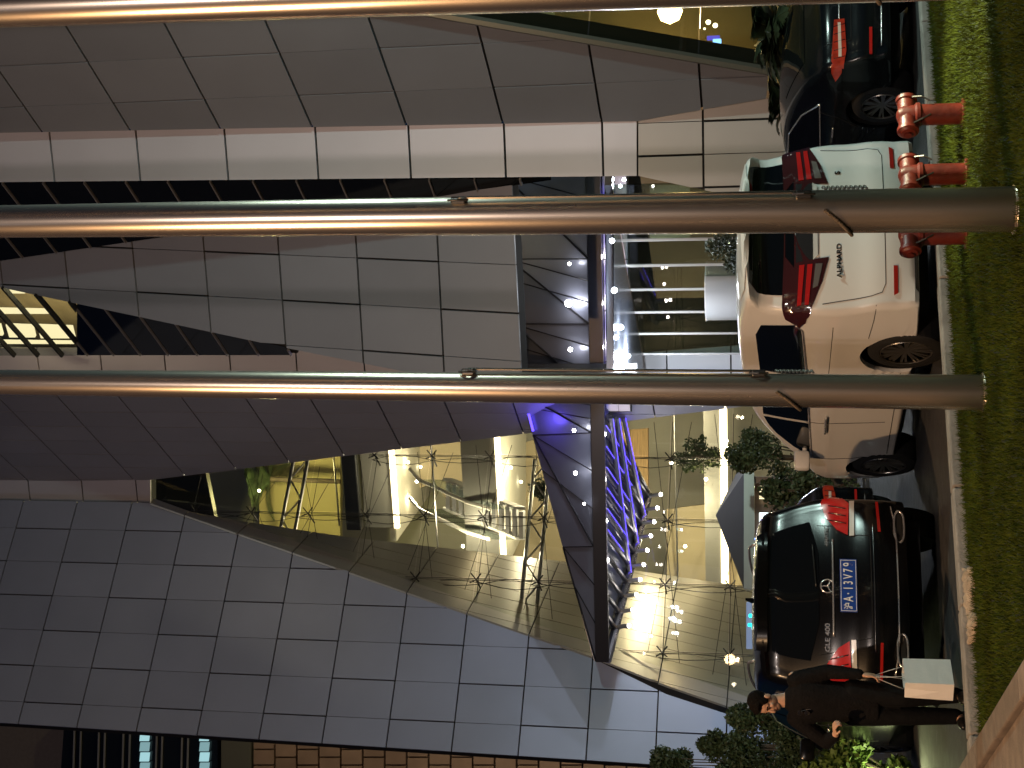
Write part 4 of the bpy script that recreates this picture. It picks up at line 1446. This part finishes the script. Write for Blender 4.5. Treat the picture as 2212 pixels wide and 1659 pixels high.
    c.patch('headlamp', 'front', [(-.72, .80), (-.38, .80), (-.40, .90), (-.70, .92)], mat('lamp_clear', (.6, .6, .6), .1, .3), r, .006)
    c.patch('headlamp', 'front', [(.72, .80), (.38, .80), (.40, .90), (.70, .92)], MATS['lamp_clear'], r, .006)
    return r
make_van()

# ---- black off-roader
def make_suv(name, anchor, local, head, label, paint, plate=True, cat='car'):
    sp = dict(l=4.82, w=.965, h=1.78, belt=1.10, tumble=.20, rear_taper=.10, front_taper=.16, bow_rear=.16, bow_front=.28, round=.10,
              axles=(.93, 3.85), wr=.37, centre=(2.4, .9), crease=.010,
              profile=[(.16, .30), (2.4, .26), (4.5, .28), (4.74, .40), (4.83, .72), (4.70, .96), (4.1, 1.06), (3.55, 1.14), (3.1, 1.42), (2.75, 1.63), (2.2, 1.745),
                       (1.2, 1.775), (.6, 1.745), (.28, 1.71), (.20, 1.68), (.30, 1.60), (.18, 1.30), (.09, 1.10), (.05, .98), (.02, .80), (-.04, .68), (-.05, .50), (.02, .34)])
    c = Car(sp)
    loc = place(anchor, local, head)
    r = root(name, loc, label, cat, world=False, rotz=R(head))
    finish(c, r, paint, 5 * 2, .27)
    c.patch('rear_window', 'rear', rnd_poly([(-.68, 1.13), (.68, 1.13), (.62, 1.45), (.55, 1.60), (-.55, 1.60), (-.62, 1.45)], 1), cgls, r, .006)
    c.patch('spoiler', 'rear', [(-.58, 1.625), (.58, 1.625), (.54, 1.70), (-.54, 1.70)], paint, r, .03, -.03)
    tred = mat('tail_red_lit', (.42, .012, .010), .15, coat=.6, emit=(1, .02, .02), estr=.05)
    tcl = mat('tail_white', (.6, .58, .55), .2, coat=.5)
    for sg in (-1, 1):
        f = (lambda p: p) if sg > 0 else mirror
        v = 'right' if sg > 0 else 'left'
        b = c.patch('tail_lamp', 'rear', f([(.50, .86), (.84, .84), (.90, .90), (.90, 1.08), (.86, 1.10), (.70, 1.06), (.56, .96)]), tred, r, .012, -.02, cell=.04)
        c.patch('white_bar', 'rear', f([(.49, .80), (.86, .79), (.86, .835), (.49, .845)]), tcl, b, .014, -.012, cell=.04)
        for i in range(3):
            c.line('lamp_rib', 'rear', f([(.62 + .08 * i, .87), (.66 + .08 * i, 1.03)]), MATS['tail_smoke'], b, .006, .014)
        c.patch('side_lamp', v, [(.24, .92), (.36, .95), (.36, 1.02), (.24, 1.07)], tred, r, .012, -.015, cell=.04)
        c.patch('reflector', 'rear', f([(.52, .565), (.84, .575), (.84, .60), (.52, .59)]), mat('reflector_lit', (.4, .015, .012), .2, emit=(1, .02, .02), estr=.02), r, .010, -.008)
        # exhaust tip ring
        ring = []
        h = c.hit('rear', sg * .58, .40)
        for i in range(28):
            a = 6.283 * i / 28
            ex = abs(math.cos(a)) ** .6 * (1 if math.cos(a) > 0 else -1)
            ring.append(V((sg * .58 + .15 * ex, h[0].y - .03, .395 + .045 * math.sin(a))))
        MB().tube(ring, .011, 6, closed=True).build('exhaust_ring', chr_, r, smooth=True)
        MB().bbox((sg * .58, h[0].y + .0, .395), (.28, .04, .075), .015).build('exhaust_opening', wellm, r)
        c.patch('quarter_window', v, [(.62, 1.20), (1.10, 1.16), (1.10, 1.52), (.85, 1.50)], cgls, r, .006)
        c.patch('rear_door_window', v, [(1.16, 1.155), (2.06, 1.13), (2.06, 1.56), (1.16, 1.53)], cgls, r, .006)
        c.patch('front_door_window', v, [(2.12, 1.125), (3.22, 1.12), (2.86, 1.38), (2.62, 1.50), (2.12, 1.56)], cgls, r, .006)
        c.line('window_trim', v, [(.60, 1.19), (1.1, 1.145), (2.1, 1.115), (3.26, 1.105), (2.86, 1.395), (2.62, 1.52), (2.1, 1.58), (1.15, 1.55), (.84, 1.515), (.60, 1.19)], chr_, r, .008, .004)
        for y0 in (2.09,):
            c.line('door_gap', v, [(y0, .40), (y0, 1.12)], gapm, r, .004)
        c.line('door_gap', v, [(1.25, .75), (1.10, 1.0), (1.12, 1.14)], gapm, r, .004)
        c.line('door_gap', v, [(3.20, .42), (3.24, 1.1)], gapm, r, .004)
        for yy in (1.35, 2.3):
            c.line('door_handle', v, [(yy - .10, .99), (yy + .10, .99)], chr_, r, .014, .022)
        # roof rail
        pts = []
        for i in range(15):
            yy = .75 + i * .13
            h2 = c.hit('top', sg * .58, yy)
            pts.append(h2[0] + V((0, 0, .05 if 0 < i < 14 else .0)))
        MB().tube(pts, .014, 6).build('roof_rail', chr_, r, smooth=True)
        hx = c.hit(v, 3.0, 1.14)[0]
        mr_ = MB().bbox(hx + V((sg * .15, .0, .05)), (.24, .12, .16), .04)
        mr_.tube([hx, hx + V((sg * .1, 0, .02))], .025, 8)
        mr_.build('wing_mirror', paint, r, auto=40)
    c.line('tailgate_gap', 'rear', [(-.62, 1.14), (-.60, .98), (-.50, .80), (-.48, .66), (.48, .66), (.50, .80), (.60, .98), (.62, 1.14)], gapm, r, .004)
    c.line('chrome_strip', 'rear', [(-.46, 1.0), (.46, 1.0)], chr_, r, .011, .008)
    c.line('bumper_chrome', 'rear', [(-.80, .46), (-.66, .44), (-.46, .425), (.46, .425), (.66, .44), (.80, .46)], chr_, r, .009, .006)
    c.line('bumper_line', 'rear', [(-.60, .635), (.60, .635)], mat('dull_chrome', (.4, .4, .4), .25, 1), r, .006, .004)
    c.patch('diffuser', 'rear', [(-.74, .335), (.74, .335), (.78, .41), (-.78, .41)], blkp, r, .006)
    # wiper, emblem ring, roof antenna
    c.line('rear_wiper', 'rear', [(0, 1.15), (.42, 1.18)], blkp, r, .010, .016)
    h = c.hit('rear', 0, 1.055)
    em = MB()
    ctr = h[0] + V((0, -.018, 0))
    em.tube([ctr + V((math.cos(6.283 * i / 28) * .062, 0, math.sin(6.283 * i / 28) * .062)) for i in range(28)], .0065, 6, closed=True)
    for k in range(3):
        a = R(90 + 120 * k)
        em.tube([ctr, ctr + V((math.cos(a) * .06, 0, math.sin(a) * .06))], [.009, .004], 6)
    em.build('emblem', chr_, r, smooth=True)
    h2 = c.hit('top', 0, .75)
    MB().prism([h2[0] + V((-.012, -.08, -.01)), h2[0] + V((-.012, .09, -.01)), h2[0] + V((-.006, -.05, .07))], V((.024, 0, 0))).build('antenna_fin', paint, r)
    for (tx, xx, sz) in (('GLE 400', -.47, .062), ('4MATIC', .50, .05)):
        h = c.hit('rear', xx, 1.055)
        text_part(tx, sz, chr_, r, h[0] + V((0, -.012, 0)), (R(84), 0, R(-9 if xx < 0 else 9)), .003, 'badge_lettering', .001, 1.2)
    if plate:
        h = c.hit('rear', 0, .865)
        yb = h[0].y - .015
        pl = MB().bbox((0, yb, .865), (.50, .012, .155), .005).build('number_plate', mat('plate_blue', (.012, .055, .30), .35, var=.05), r)
        fr_ = MB()
        for (a, b) in (((-.238, -.068), (.238, -.068)), ((.238, -.068), (.238, .068)), ((.238, .068), (-.238, .068)), ((-.238, .068), (-.238, -.068))):
            fr_.tube([(a[0], yb - .007, .865 + a[1]), (b[0], yb - .007, .865 + b[1])], .003, 4)
        wh = mat('plate_white', (.8, .8, .8), .5)
        fr_.build('plate_border', wh, pl)
        xs = [-.195, -.125, -.07, -.01, .05, .105, .155, .205]
        for ch, xx, s_ in zip(('沪', 'A', '·', '1', '3', 'V', '7', '9'), [-.193, -.128, -.078, -.028, .024, .082, .139, .196], (.085, .12, .12, .12, .12, .12, .12, .12)):
            text_part(ch, s_, wh, pl, V((xx, yb - .0085, .865)), (R(90), 0, 0), .0015, 'plate_character', .0012, .62 if ch != '沪' else .75)
    c.patch('windscreen', 'front', [(-.66, 1.14), (.66, 1.14), (.58, 1.58), (-.58, 1.58)], cgls, r, .006)
    return r
pblack = mat('paint_black', (0.003, 0.003, 0.0035), 0.22, 0.0, coat=.1, spec=.3, var=.1, scale=2)
make_suv('black_off_roader', at(1828, 1262, 13.15), (0, -.03), 22.0, 'black off-roader with blue number plate parked beside the man', pblack)

# ---- dark saloon estate (right) and saloons behind
def make_saloon(name, anchor, local, head, label, paint, detail=True):
    sp = dict(l=4.85, w=.92, h=1.50, belt=.96, tumble=.27, rear_taper=.12, front_taper=.16, bow_rear=.18, bow_front=.28, round=.10,
              axles=(1.0, 3.86), wr=.34, centre=(2.4, .75), crease=.012,
              profile=[(.18, .27), (2.4, .22), (4.5, .24), (4.76, .36), (4.86, .62), (4.72, .80), (4.1, .92), (3.6, .98), (3.1, 1.22), (2.75, 1.40), (2.2, 1.485),
                       (1.7, 1.49), (1.2, 1.42), (.75, 1.27), (.35, 1.10), (.14, 1.05), (.06, .98), (.05, .85), (.02, .7), (-.02, .62), (-.02, .45), (.04, .31)])
    c = Car(sp)
    r = root(name, place(anchor, local, head), label, 'car', world=False, rotz=R(head))
    finish(c, r, paint, 10, .245)
    tred = mat('tail_amber_red', (.26, .022, .010), .12, coat=.7, var=.5, scale=14, emit=(1, .10, .03), estr=.05)
    c.patch('rear_window', 'top', [(-.52, .62), (.52, .62), (.50, 1.35), (-.50, 1.35)], cgls, r, .006)
    for sg in (-1, 1):
        f = (lambda p: p) if sg > 0 else mirror
        v = 'right' if sg > 0 else 'left'
        b = c.patch('tail_lamp', 'rear', f([(.36, .79), (.70, .77), (.86, .80), (.86, .90), (.80, .93), (.36, .90)]), tred, r, .012, -.02, cell=.04)
        c.patch('lamp_lens', 'rear', f([(.40, .83), (.76, .82), (.76, .855), (.40, .86)]), mat('lens_pale', (.5, .42, .36), .15, emit=(1, .6, .4), estr=.06), b, .018, -.006, cell=.04)
        for i in range(5):
            c.line('lamp_rib', 'rear', f([(.42 + .085 * i, .785), (.44 + .085 * i, .905)]), MATS['tail_smoke'], b, .005, .014)
        c.patch('side_lamp', v, [(.26, .82), (.34, .82), (.46, .88), (.34, .93), (.26, .93)], tred, r, .012, -.015, cell=.04)
        c.patch('reflector', 'rear', f([(.50, .50), (.78, .50), (.78, .53), (.50, .53)]), MATS['reflector_lit'], r, .010, -.008)
        c.patch('rear_door_window', v, [(.98, 1.05), (2.10, 1.02), (2.10, 1.36), (1.72, 1.36), (1.25, 1.22)], cgls, r, .006)
        c.patch('front_door_window', v, [(2.16, 1.018), (3.30, 1.0), (2.95, 1.20), (2.70, 1.32), (2.16, 1.365)], cgls, r, .006)
        c.line('window_trim', v, [(.90, 1.04), (2.1, 1.0), (3.36, .985), (2.95, 1.215), (2.70, 1.34), (2.1, 1.385), (1.70, 1.38), (1.22, 1.235), (.90, 1.04)], chr_, r, .009, .004)
        c.line('door_gap', v, [(2.13, .36), (2.13, 1.0)], gapm, r, .004)
        c.line('door_gap', v, [(1.35, .6), (1.12, .85), (1.05, 1.03)], gapm, r, .004)
        c.line('door_gap', v, [(3.20, .38), (3.28, .98)], gapm, r, .004)
        for yy in (1.40, 2.35):
            c.line('door_handle', v, [(yy - .10, .88), (yy + .10, .88)], chr_, r, .012, .02)
        hx = c.hit(v, 3.08, 1.03)[0]
        mr_ = MB().bbox(hx + V((sg * .13, .0, .03)), (.22, .11, .14), .035)
        mr_.tube([hx, hx + V((sg * .09, 0, .0))], .022, 8)
        mr_.build('wing_mirror', paint, r, auto=40)
    c.line('boot_gap', 'rear', [(-.62, 1.0), (-.60, .72), (.60, .72), (.62, 1.0)], gapm, r, .004)
    c.line('chrome_strip', 'rear', [(-.36, .845), (.36, .845)], chr_, r, .010, .008)
    c.line('bumper_chrome', 'rear', [(-.70, .40), (.70, .40)], chr_, r, .008, .006)
    c.patch('windscreen', 'front', [(-.60, 1.02), (.60, 1.02), (.52, 1.36), (-.52, 1.36)], cgls, r, .006)
    return r
pdark = mat('paint_dark_blue', (0.004, 0.005, 0.006), 0.2, 0.0, coat=.2, spec=.35, var=.1, scale=2)
wc = at(1905, 235, 16.3)
make_saloon('dark_saloon', V((wc.x, wc.y, 0)), (-.92, 1.0), 24.0, 'dark saloon with orange tail lamp parked right of the white van', pdark)
make_saloon('black_saloon', at(1767, 1052, 18.5), (.75, 0), 24.0, 'black saloon parked beyond the gap between van and off-roader', pblack)
# ------------------------------------------------------------------ the man with a paper bag
def ell(mb, c, r3, M=None, n=14, k=9):
    prof = [(math.sin(math.pi * i / k), -math.cos(math.pi * i / k)) for i in range(k + 1)]
    prof[0] = (0.001, -1); prof[-1] = (0.001, 1)
    S = Matrix.Diagonal(V(r3))
    mb.lathe(prof, n, (M @ S) if M is not None else S, c=c)
def remesh(mb, name, vox, m, parent, smooth=4):
    me = bpy.data.meshes.new('t')
    me.from_pydata([tuple(p) for p in mb.v], [], mb.f)
    o = bpy.data.objects.new('t', me)
    COL.objects.link(o)
    md = o.modifiers.new('r', 'REMESH'); md.mode = 'VOXEL'; md.voxel_size = vox
    if smooth:
        ms = o.modifiers.new('s', 'SMOOTH'); ms.iterations = smooth; ms.factor = .5
    dg = bpy.context.evaluated_depsgraph_get()
    me2 = bpy.data.meshes.new_from_object(o.evaluated_get(dg))
    bpy.data.objects.remove(o)
    me2.materials.clear(); me2.materials.append(m)
    me2.polygons.foreach_set('use_smooth', [True] * len(me2.polygons))
    me2.name = name
    return link(name, me2, parent)
def limb(mb, pts, rs, n=14):
    # tapered tube with spherical joints
    P = []; Q = []
    for i in range(len(pts) - 1):
        a = V(pts[i]); b = V(pts[i + 1])
        for j in range(6):
            t = j / 6
            P.append(a.lerp(b, t)); Q.append(rs[i] + (rs[i + 1] - rs[i]) * t)
    P.append(V(pts[-1])); Q.append(rs[-1])
    mb.tube(P, Q, n)
    for p, r_ in zip(pts, rs):
        ell(mb, p, (r_, r_, r_))
def hand(mb, wrist, fwd, palmn, curl, sc=1.0, thumb=1):
    f = V(fwd).normalized(); nrm = V(palmn).normalized()
    sd = f.cross(nrm).normalized() * thumb      # towards the thumb
    M = Matrix((sd, f, nrm)).transposed()
    ell(mb, V(wrist) + f * .045 * sc, (.040 * sc, .052 * sc, .017 * sc), M)
    for i, (o, L) in enumerate(((.027, .072), (.009, .080), (-.009, .075), (-.026, .060))):
        p = V(wrist) + f * .085 * sc + sd * o * sc
        pts = [p - f * .02 * sc]; d = f.copy(); q = p
        for s_ in range(3):
            d = (Matrix.Rotation(curl * (.7 + .2 * s_), 3, sd * thumb) @ d).normalized()
            q = q + d * L * sc * (.45, .32, .25)[s_]
            pts.append(q)
        limb(mb, [pts[0], p] + pts[1:], [.0095 * sc, .0095 * sc, .0085 * sc, .008 * sc, .0065 * sc], 8)
    b = V(wrist) + f * .03 * sc + sd * .032 * sc
    q1 = b + (sd * .6 + f * .7 + nrm * .25).normalized() * .035 * sc
    q2 = q1 + (sd * .1 + f * .8 + nrm * .6).normalized() * .032 * sc
    limb(mb, [b, q1, q2], [.013 * sc, .010 * sc, .008 * sc], 8)
PB = at(2000, 1524, 11.75)
pbase = V((PB.x, PB.y, 0))
man = root('person', pbase, 'man in black shirt and trousers, head bowed, white bag in one hand', 'person', world=False, rotz=R(-8))
skin = mat('skin', (.55, .32, .21), .5, var=.10, scale=25, sss=.15)
cloth = mat('cloth_black', (.006, .0055, .006), .85, var=.3, scale=30, bump=.5, bscale=60, spec=.12)
trous = mat('trouser_black', (.005, .005, .0055), .85, var=.3, scale=20, bump=.3, bscale=40, spec=.12)
HM = Matrix.Rotation(R(-38), 3, 'Z') @ Matrix.Rotation(R(26), 3, 'X') @ Matrix.Rotation(R(13), 3, 'Y')
hc = V((-.025, -.035, 1.612))
def H(x, y, z): return hc + HM @ V((x, y, z))
b = MB()
ell(b, H(0, .012, .025), (.074, .092, .088), HM)
ell(b, H(0, -.02, -.035), (.062, .066, .072), HM)
ell(b, H(0, -.045, -.085), (.036, .034, .026), HM)
ell(b, H(0, -.058, .012), (.056, .022, .016), HM)
for sg in (-1, 1):
    ell(b, H(sg * .038, -.060, -.028), (.022, .018, .022), HM)
    ell(b, H(sg * .078, .012, -.012), (.010, .022, .032), HM)
b.tube([H(0, -.075, .008), H(0, -.096, -.026), H(0, -.100, -.036), H(0, -.078, -.042)], [.008, .012, .014, .011], 8)
ell(b, H(0, -.074, -.062), (.025, .012, .007), HM)
ell(b, H(0, -.070, -.074), (.022, .012, .008), HM)
limb(b, [(-.005, .02, 1.40), (-.018, -.005, 1.54)], [.062, .054])
limb(b, [(0, .01, .92), (0, .02, 1.1), (0, .02, 1.30), (0, .02, 1.38)], [.12, .115, .125, .09])
for sg in (-1, 1):
    limb(b, [(sg * .09, 0, .90), (sg * .085, -.02 - .05 * (sg > 0), .50), (sg * .09, .02, .08)], [.082, .056, .038])
    limb(b, [(sg * .09, .02, .06), (sg * .105, -.13, .035)], [.040, .030])
limb(b, [(.185, .02, 1.375), (.245, .03, 1.10), (.255, -.04, .84)], [.052, .042, .029])
limb(b, [(-.185, .02, 1.37), (-.335, -.03, 1.115), (-.185, -.245, 1.05)], [.052, .042, .029])
hand(b, (.256, -.045, .83), (.02, -.16, -1), (-1, 0, 0), .55, 1.0, 1)
hand(b, (-.18, -.25, 1.05), (.85, -.35, .12), (0, .25, -1), .9, 1.0, -1)
remesh(b, 'body', .0055, skin, man, 2)
# shirt: torso loft + sleeves
t = MB()
secs = [(.70, .0, .0, .185, .125), (.80, .0, .0, .180, .125), (.95, 0, .0, .172, .122), (1.10, 0, .005, .172, .122), (1.22, 0, .01, .188, .130), (1.32, 0, .015, .196, .125), (1.385, 0, .018, .17, .10), (1.425, -.003, .02, .095, .078), (1.45, -.005, .016, .076, .070)]
vs = []
n = 28
for (z, cx, cy, rx, ry) in secs:
    for j in range(n):
        a = 6.283185 * j / n
        vs.append((cx + rx * math.cos(a), cy + ry * math.sin(a), z))
fs = []
for i in range(len(secs) - 1):
    for j in range(n):
        fs.append((i * n + j, i * n + (j + 1) % n, (i + 1) * n + (j + 1) % n, (i + 1) * n + j))
fs.append(tuple(range(n))[::-1]); fs.append(tuple((len(secs) - 1) * n + j for j in range(n)))
t.add(vs, fs)
limb(t, [(.165, .02, 1.36), (.245, .03, 1.10), (.256, -.035, .855)], [.076, .062, .044])
limb(t, [(-.165, .02, 1.36), (-.335, -.03, 1.115), (-.205, -.225, 1.055)], [.076, .064, .046])
rn = random.Random(4)
remesh(t, 'shirt', .009, cloth, man, 3)
t = MB()
for sg in (-1, 1):
    limb(t, [(sg * .088, .0, .90), (sg * .086, -.02 - .05 * (sg > 0), .50), (sg * .09, .02, .09)], [.108, .080, .066])
ell(t, (0, .0, .88), (.172, .118, .12))
remesh(t, 'trousers', .010, trous, man, 3)
for sg in (-1, 1):
    t = MB()
    ell(t, (sg * .092, .03, .055), (.046, .06, .055)); ell(t, (sg * .105, -.08, .045), (.046, .11, .042))
    t.box((sg * .10, -.045, .012), (.085, .24, .024))
    remesh(t, 'shoe', .008, mat('shoe_leather', (.01, .009, .008), .4), man, 2)
# hair, brows, eyes, mouth line
t = MB()
ell(t, H(0, .032, .050), (.086, .098, .088), HM, 18, 12)
ell(t, H(0, -.030, .098), (.062, .050, .028), HM)
for sg in (-1, 1):
    ell(t, H(sg * .066, -.008, .032), (.016, .040, .045), HM)
for i in range(60):
    a = rn.uniform(0, 6.283); e_ = rn.uniform(.35, 1.5)
    d = V((math.cos(a) * math.cos(e_) * .078, .02 + math.sin(a) * math.cos(e_) * .09, .045 + math.sin(e_) * .088))
    ell(t, H(*d), (.015, .015, .013), HM, 6, 5)
remesh(t, 'hair', .006, mat('hair_black', (.006, .004, .003), .75, bump=.8, bscale=90, var=.3, spec=.1), man, 1)
t = MB()
for sg in (-1, 1):
    t.tube([H(sg * .016, -.083, .020), H(sg * .032, -.081, .027), H(sg * .052, -.068, .021)], [.004, .005, .003], 6)
t.build('eyebrows', MATS['hair_black'], man, smooth=True)
for sg in (-1, 1):
    t = MB(); ell(t, H(sg * .031, -.0775, .0), (.013, .006, .0045), HM)
    t.build('eye', mat('eye_dark', (.03, .02, .015), .3), man, smooth=True)
t = MB()
t.tube([H(-.024, -.080, -.066), H(0, -.089, -.067), H(.024, -.080, -.066)], [.002, .0035, .002], 6)
t.build('mouth', mat('lip', (.22, .09, .07), .5), man, smooth=True)
t = MB()
ell(t, H(0, -.050, -.088), (.047, .040, .030), HM)
for sg in (-1, 1): ell(t, H(sg * .050, -.012, -.062), (.018, .040, .038), HM)
remesh(t, 'stubble', .006, mat('stubble', (.20, .115, .075), .7, var=.3, scale=120), man, 2)
# sunglasses hooked on the collar
sgp = V((-.055, -.135, 1.30))
gw = root('sunglasses', pbase + V((0, 0, 1.27)), 'dark sunglasses hooked on the front of the black shirt', 'sunglasses', world=False, rotz=R(-8))
for sg in (-1, 1):
    t = MB(); ell(t, (-.055 + 0, -.142, .03 + sg * .028), (.018, .004, .022))
    t.build('lens', mat('lens_black', (.01, .01, .012), .05), gw, smooth=True)
    MB().tube([(-.055 + .018 * math.cos(a), -.143, .03 + sg * .028 + .022 * math.sin(a)) for a in [6.283 * i / 20 for i in range(20)]], .0014, 5, closed=True).build('rim', mat('rim_dark', (.12, .1, .1), .2, .8), gw)
MB().tube([(-.055, -.14, .06), (-.055, -.125, .075), (-.04, -.115, .02), (-.03, -.115, -.03)], .002, 5).build('arm', chr_, gw)
# paper bag
bc = at(2060, 1479, 11.5)
az = R(60)
bag = root('paper_bag', V((bc.x, bc.y, .13)), 'white paper carrier bag hanging from the man\'s hand', 'bag', world=False, rotz=az)
wb_, db_, hb_ = .30, .17, .375
paper = mat('bag_paper', (.80, .76, .70), .6, var=.04, scale=12, bump=.15, bscale=14)
t = MB()
vs = [(0, 0, 0), (wb_, 0, 0), (wb_, db_, 0), (0, db_, 0), (0.004, .004, hb_), (wb_ - .004, .004, hb_), (wb_ - .004, db_ - .012, hb_), (.004, db_ - .012, hb_),
      (.03, db_ / 2, hb_), (.002, db_ / 2, hb_ * .28), (wb_ - .03, db_ / 2, hb_), (wb_ - .002, db_ / 2, hb_ * .28), (0, db_ / 2, 0), (wb_, db_ / 2, 0)]
fs = [(0, 1, 5, 4), (2, 3, 7, 6), (0, 4, 9), (4, 8, 9), (8, 7, 9), (7, 3, 9), (3, 12, 9), (12, 0, 9), (1, 11, 5), (5, 11, 10), (10, 11, 6), (6, 11, 2), (2, 11, 13), (13, 11, 1), (0, 12, 3, 2, 13, 1)]
t.add(vs, fs)
o = t.build('bag_body', paper, bag)
md = o.modifiers.new('s', 'SOLIDIFY'); md.thickness = .0015; md.offset = -1
hw = man.matrix_basis @ V((.26, -.06, .735)) if False else None
Rz = Matrix.Rotation(R(-8), 3, 'Z')
hp = pbase + Rz @ V((.258, -.075, .735))
inv = Matrix.Rotation(-az, 3, 'Z')
hl = inv @ (hp - V((bc.x, bc.y, .13)))
rope_w = mat('bag_rope', (.6, .58, .55), .7)
for yy in (.006, db_ - .014):
    a = V((wb_ * .28, yy, hb_ - .03)); c_ = V((wb_ * .72, yy, hb_ - .03))
    MB().tube([a, a + (hl - a) * .55 + V((-.01, 0, .0)), hl + V((-.01, 0, 0)), hl + V((.01, 0, 0)), c_ + (hl - c_) * .55 + V((.01, 0, 0)), c_], .0032, 6).build('handle', rope_w, bag, smooth=True)
# ------------------------------------------------------------------ street lamps behind and beside the camera
def street_lamp(x, y, h, color, power, label, aim):
    r = root('street_lamp', (x, y, 0), label, 'street lamp', 'street lamps around the car park')
    pm = mat('lamp_post_grey', (0.25, 0.25, 0.26), 0.4, 0.8)
    d = (V(aim) - V((x, y, 0))); d.z = 0; d.normalize()
    MB().lathe([(0.16, 0), (0.16, .3), (0.09, .34), (0.055, h - .3)], 12, c=(x, y, 0)).build('post', pm, r, smooth=True)
    top = V((x, y, h - .4))
    MB().tube([top, top + d * .3 + V((0, 0, .35)), top + d * 1.4 + V((0, 0, .45))], 0.035, 8).build('arm', pm, r, smooth=True)
    hd = top + d * 1.75 + V((0, 0, .45))
    sd_ = V((-d.y, d.x, 0))
    M = Matrix((sd_, d, V((0, 0, 1)))).transposed()
    MB().bbox(hd, (.3, .75, .1), .03, M).build('lamp_head', pm, r)
    MB().bbox(hd - V((0, 0, .065)), (.24, .6, .03), .01, M).build('lens', emis('lens_' + label[:8], color, 60), r)
    ld = bpy.data.lights.new('street_light', 'POINT')
    ld.energy = power; ld.color = color; ld.shadow_soft_size = 0.12
    lo = bpy.data.objects.new('street_light', ld)
    COL.objects.link(lo); lo.parent = r
    lo.location = hd - V((0, 0, .22)) - V((x, y, 0))
street_lamp(-7, 4, 8, (1.0, 0.60, 0.30), 2900, 'warm sodium street lamp standing left of the camera', (0, 8, 0))
street_lamp(9.5, 11.5, 6.5, (0.72, 1.0, 0.90), 1500, 'cool white street lamp standing right of the lawn', (2, 12, 0))
street_lamp(-2.5, -10, 11, (1.0, 0.82, 0.72), 3600, 'warm street lamp standing behind the lawn', (2, 5, 0))

# low post lamp that lights the right end of the lawn
fp = V((5.6, 10.6, GZ))
fl = root('lawn_lamp', fp, 'slim post lamp aimed down at the right end of the lawn', 'garden lamp')
MB().tube([fp, fp + V((0, 0, 3.3))], .03, 10).build('post', stl, fl, smooth=True)
MB().bbox(fp + V((-.1, 0.05, 3.32)), (.3, .16, .08), .02).build('lamp_head', stl, fl)
MB().bbox(fp + V((-.1, 0.05, 3.27)), (.24, .12, .015), .004).build('lens', emis('flood_lens', (1, .98, .7), 12), fl)
ld = bpy.data.lights.new('lawn_light', 'SPOT')
ld.energy = 2700; ld.color = (1.0, .98, .62); ld.spot_size = R(38); ld.spot_blend = .35; ld.shadow_soft_size = .04
lo = bpy.data.objects.new('lawn_light', ld)
COL.objects.link(lo); lo.parent = fl
lo.location = (-.12, .05, 3.2)
dv = V((2.95, 11.35, 0)) - (fp + V((-.12, .05, 3.2)))
lo.rotation_euler = dv.to_track_quat('-Z', 'Y').to_euler()

# blue-white wall washer at the foot of the left wall
wp = plJ.px(1795, 1545) + plJ.n * .7
wp.z = 0
ww = root('wall_washer', wp, 'low blue white wall washer at the foot of the left wall', 'wall lamp')
MB().bbox(wp + V((0, 0, .12)), (.5, .14, .2), .02).build('housing', stl, ww)
lampspot('lamp', wp + V((0, 0, .26)), .05, (.6, .75, 1), 20, ww, 130, (.45, .62, 1.0), .05, (0, 0, .14))
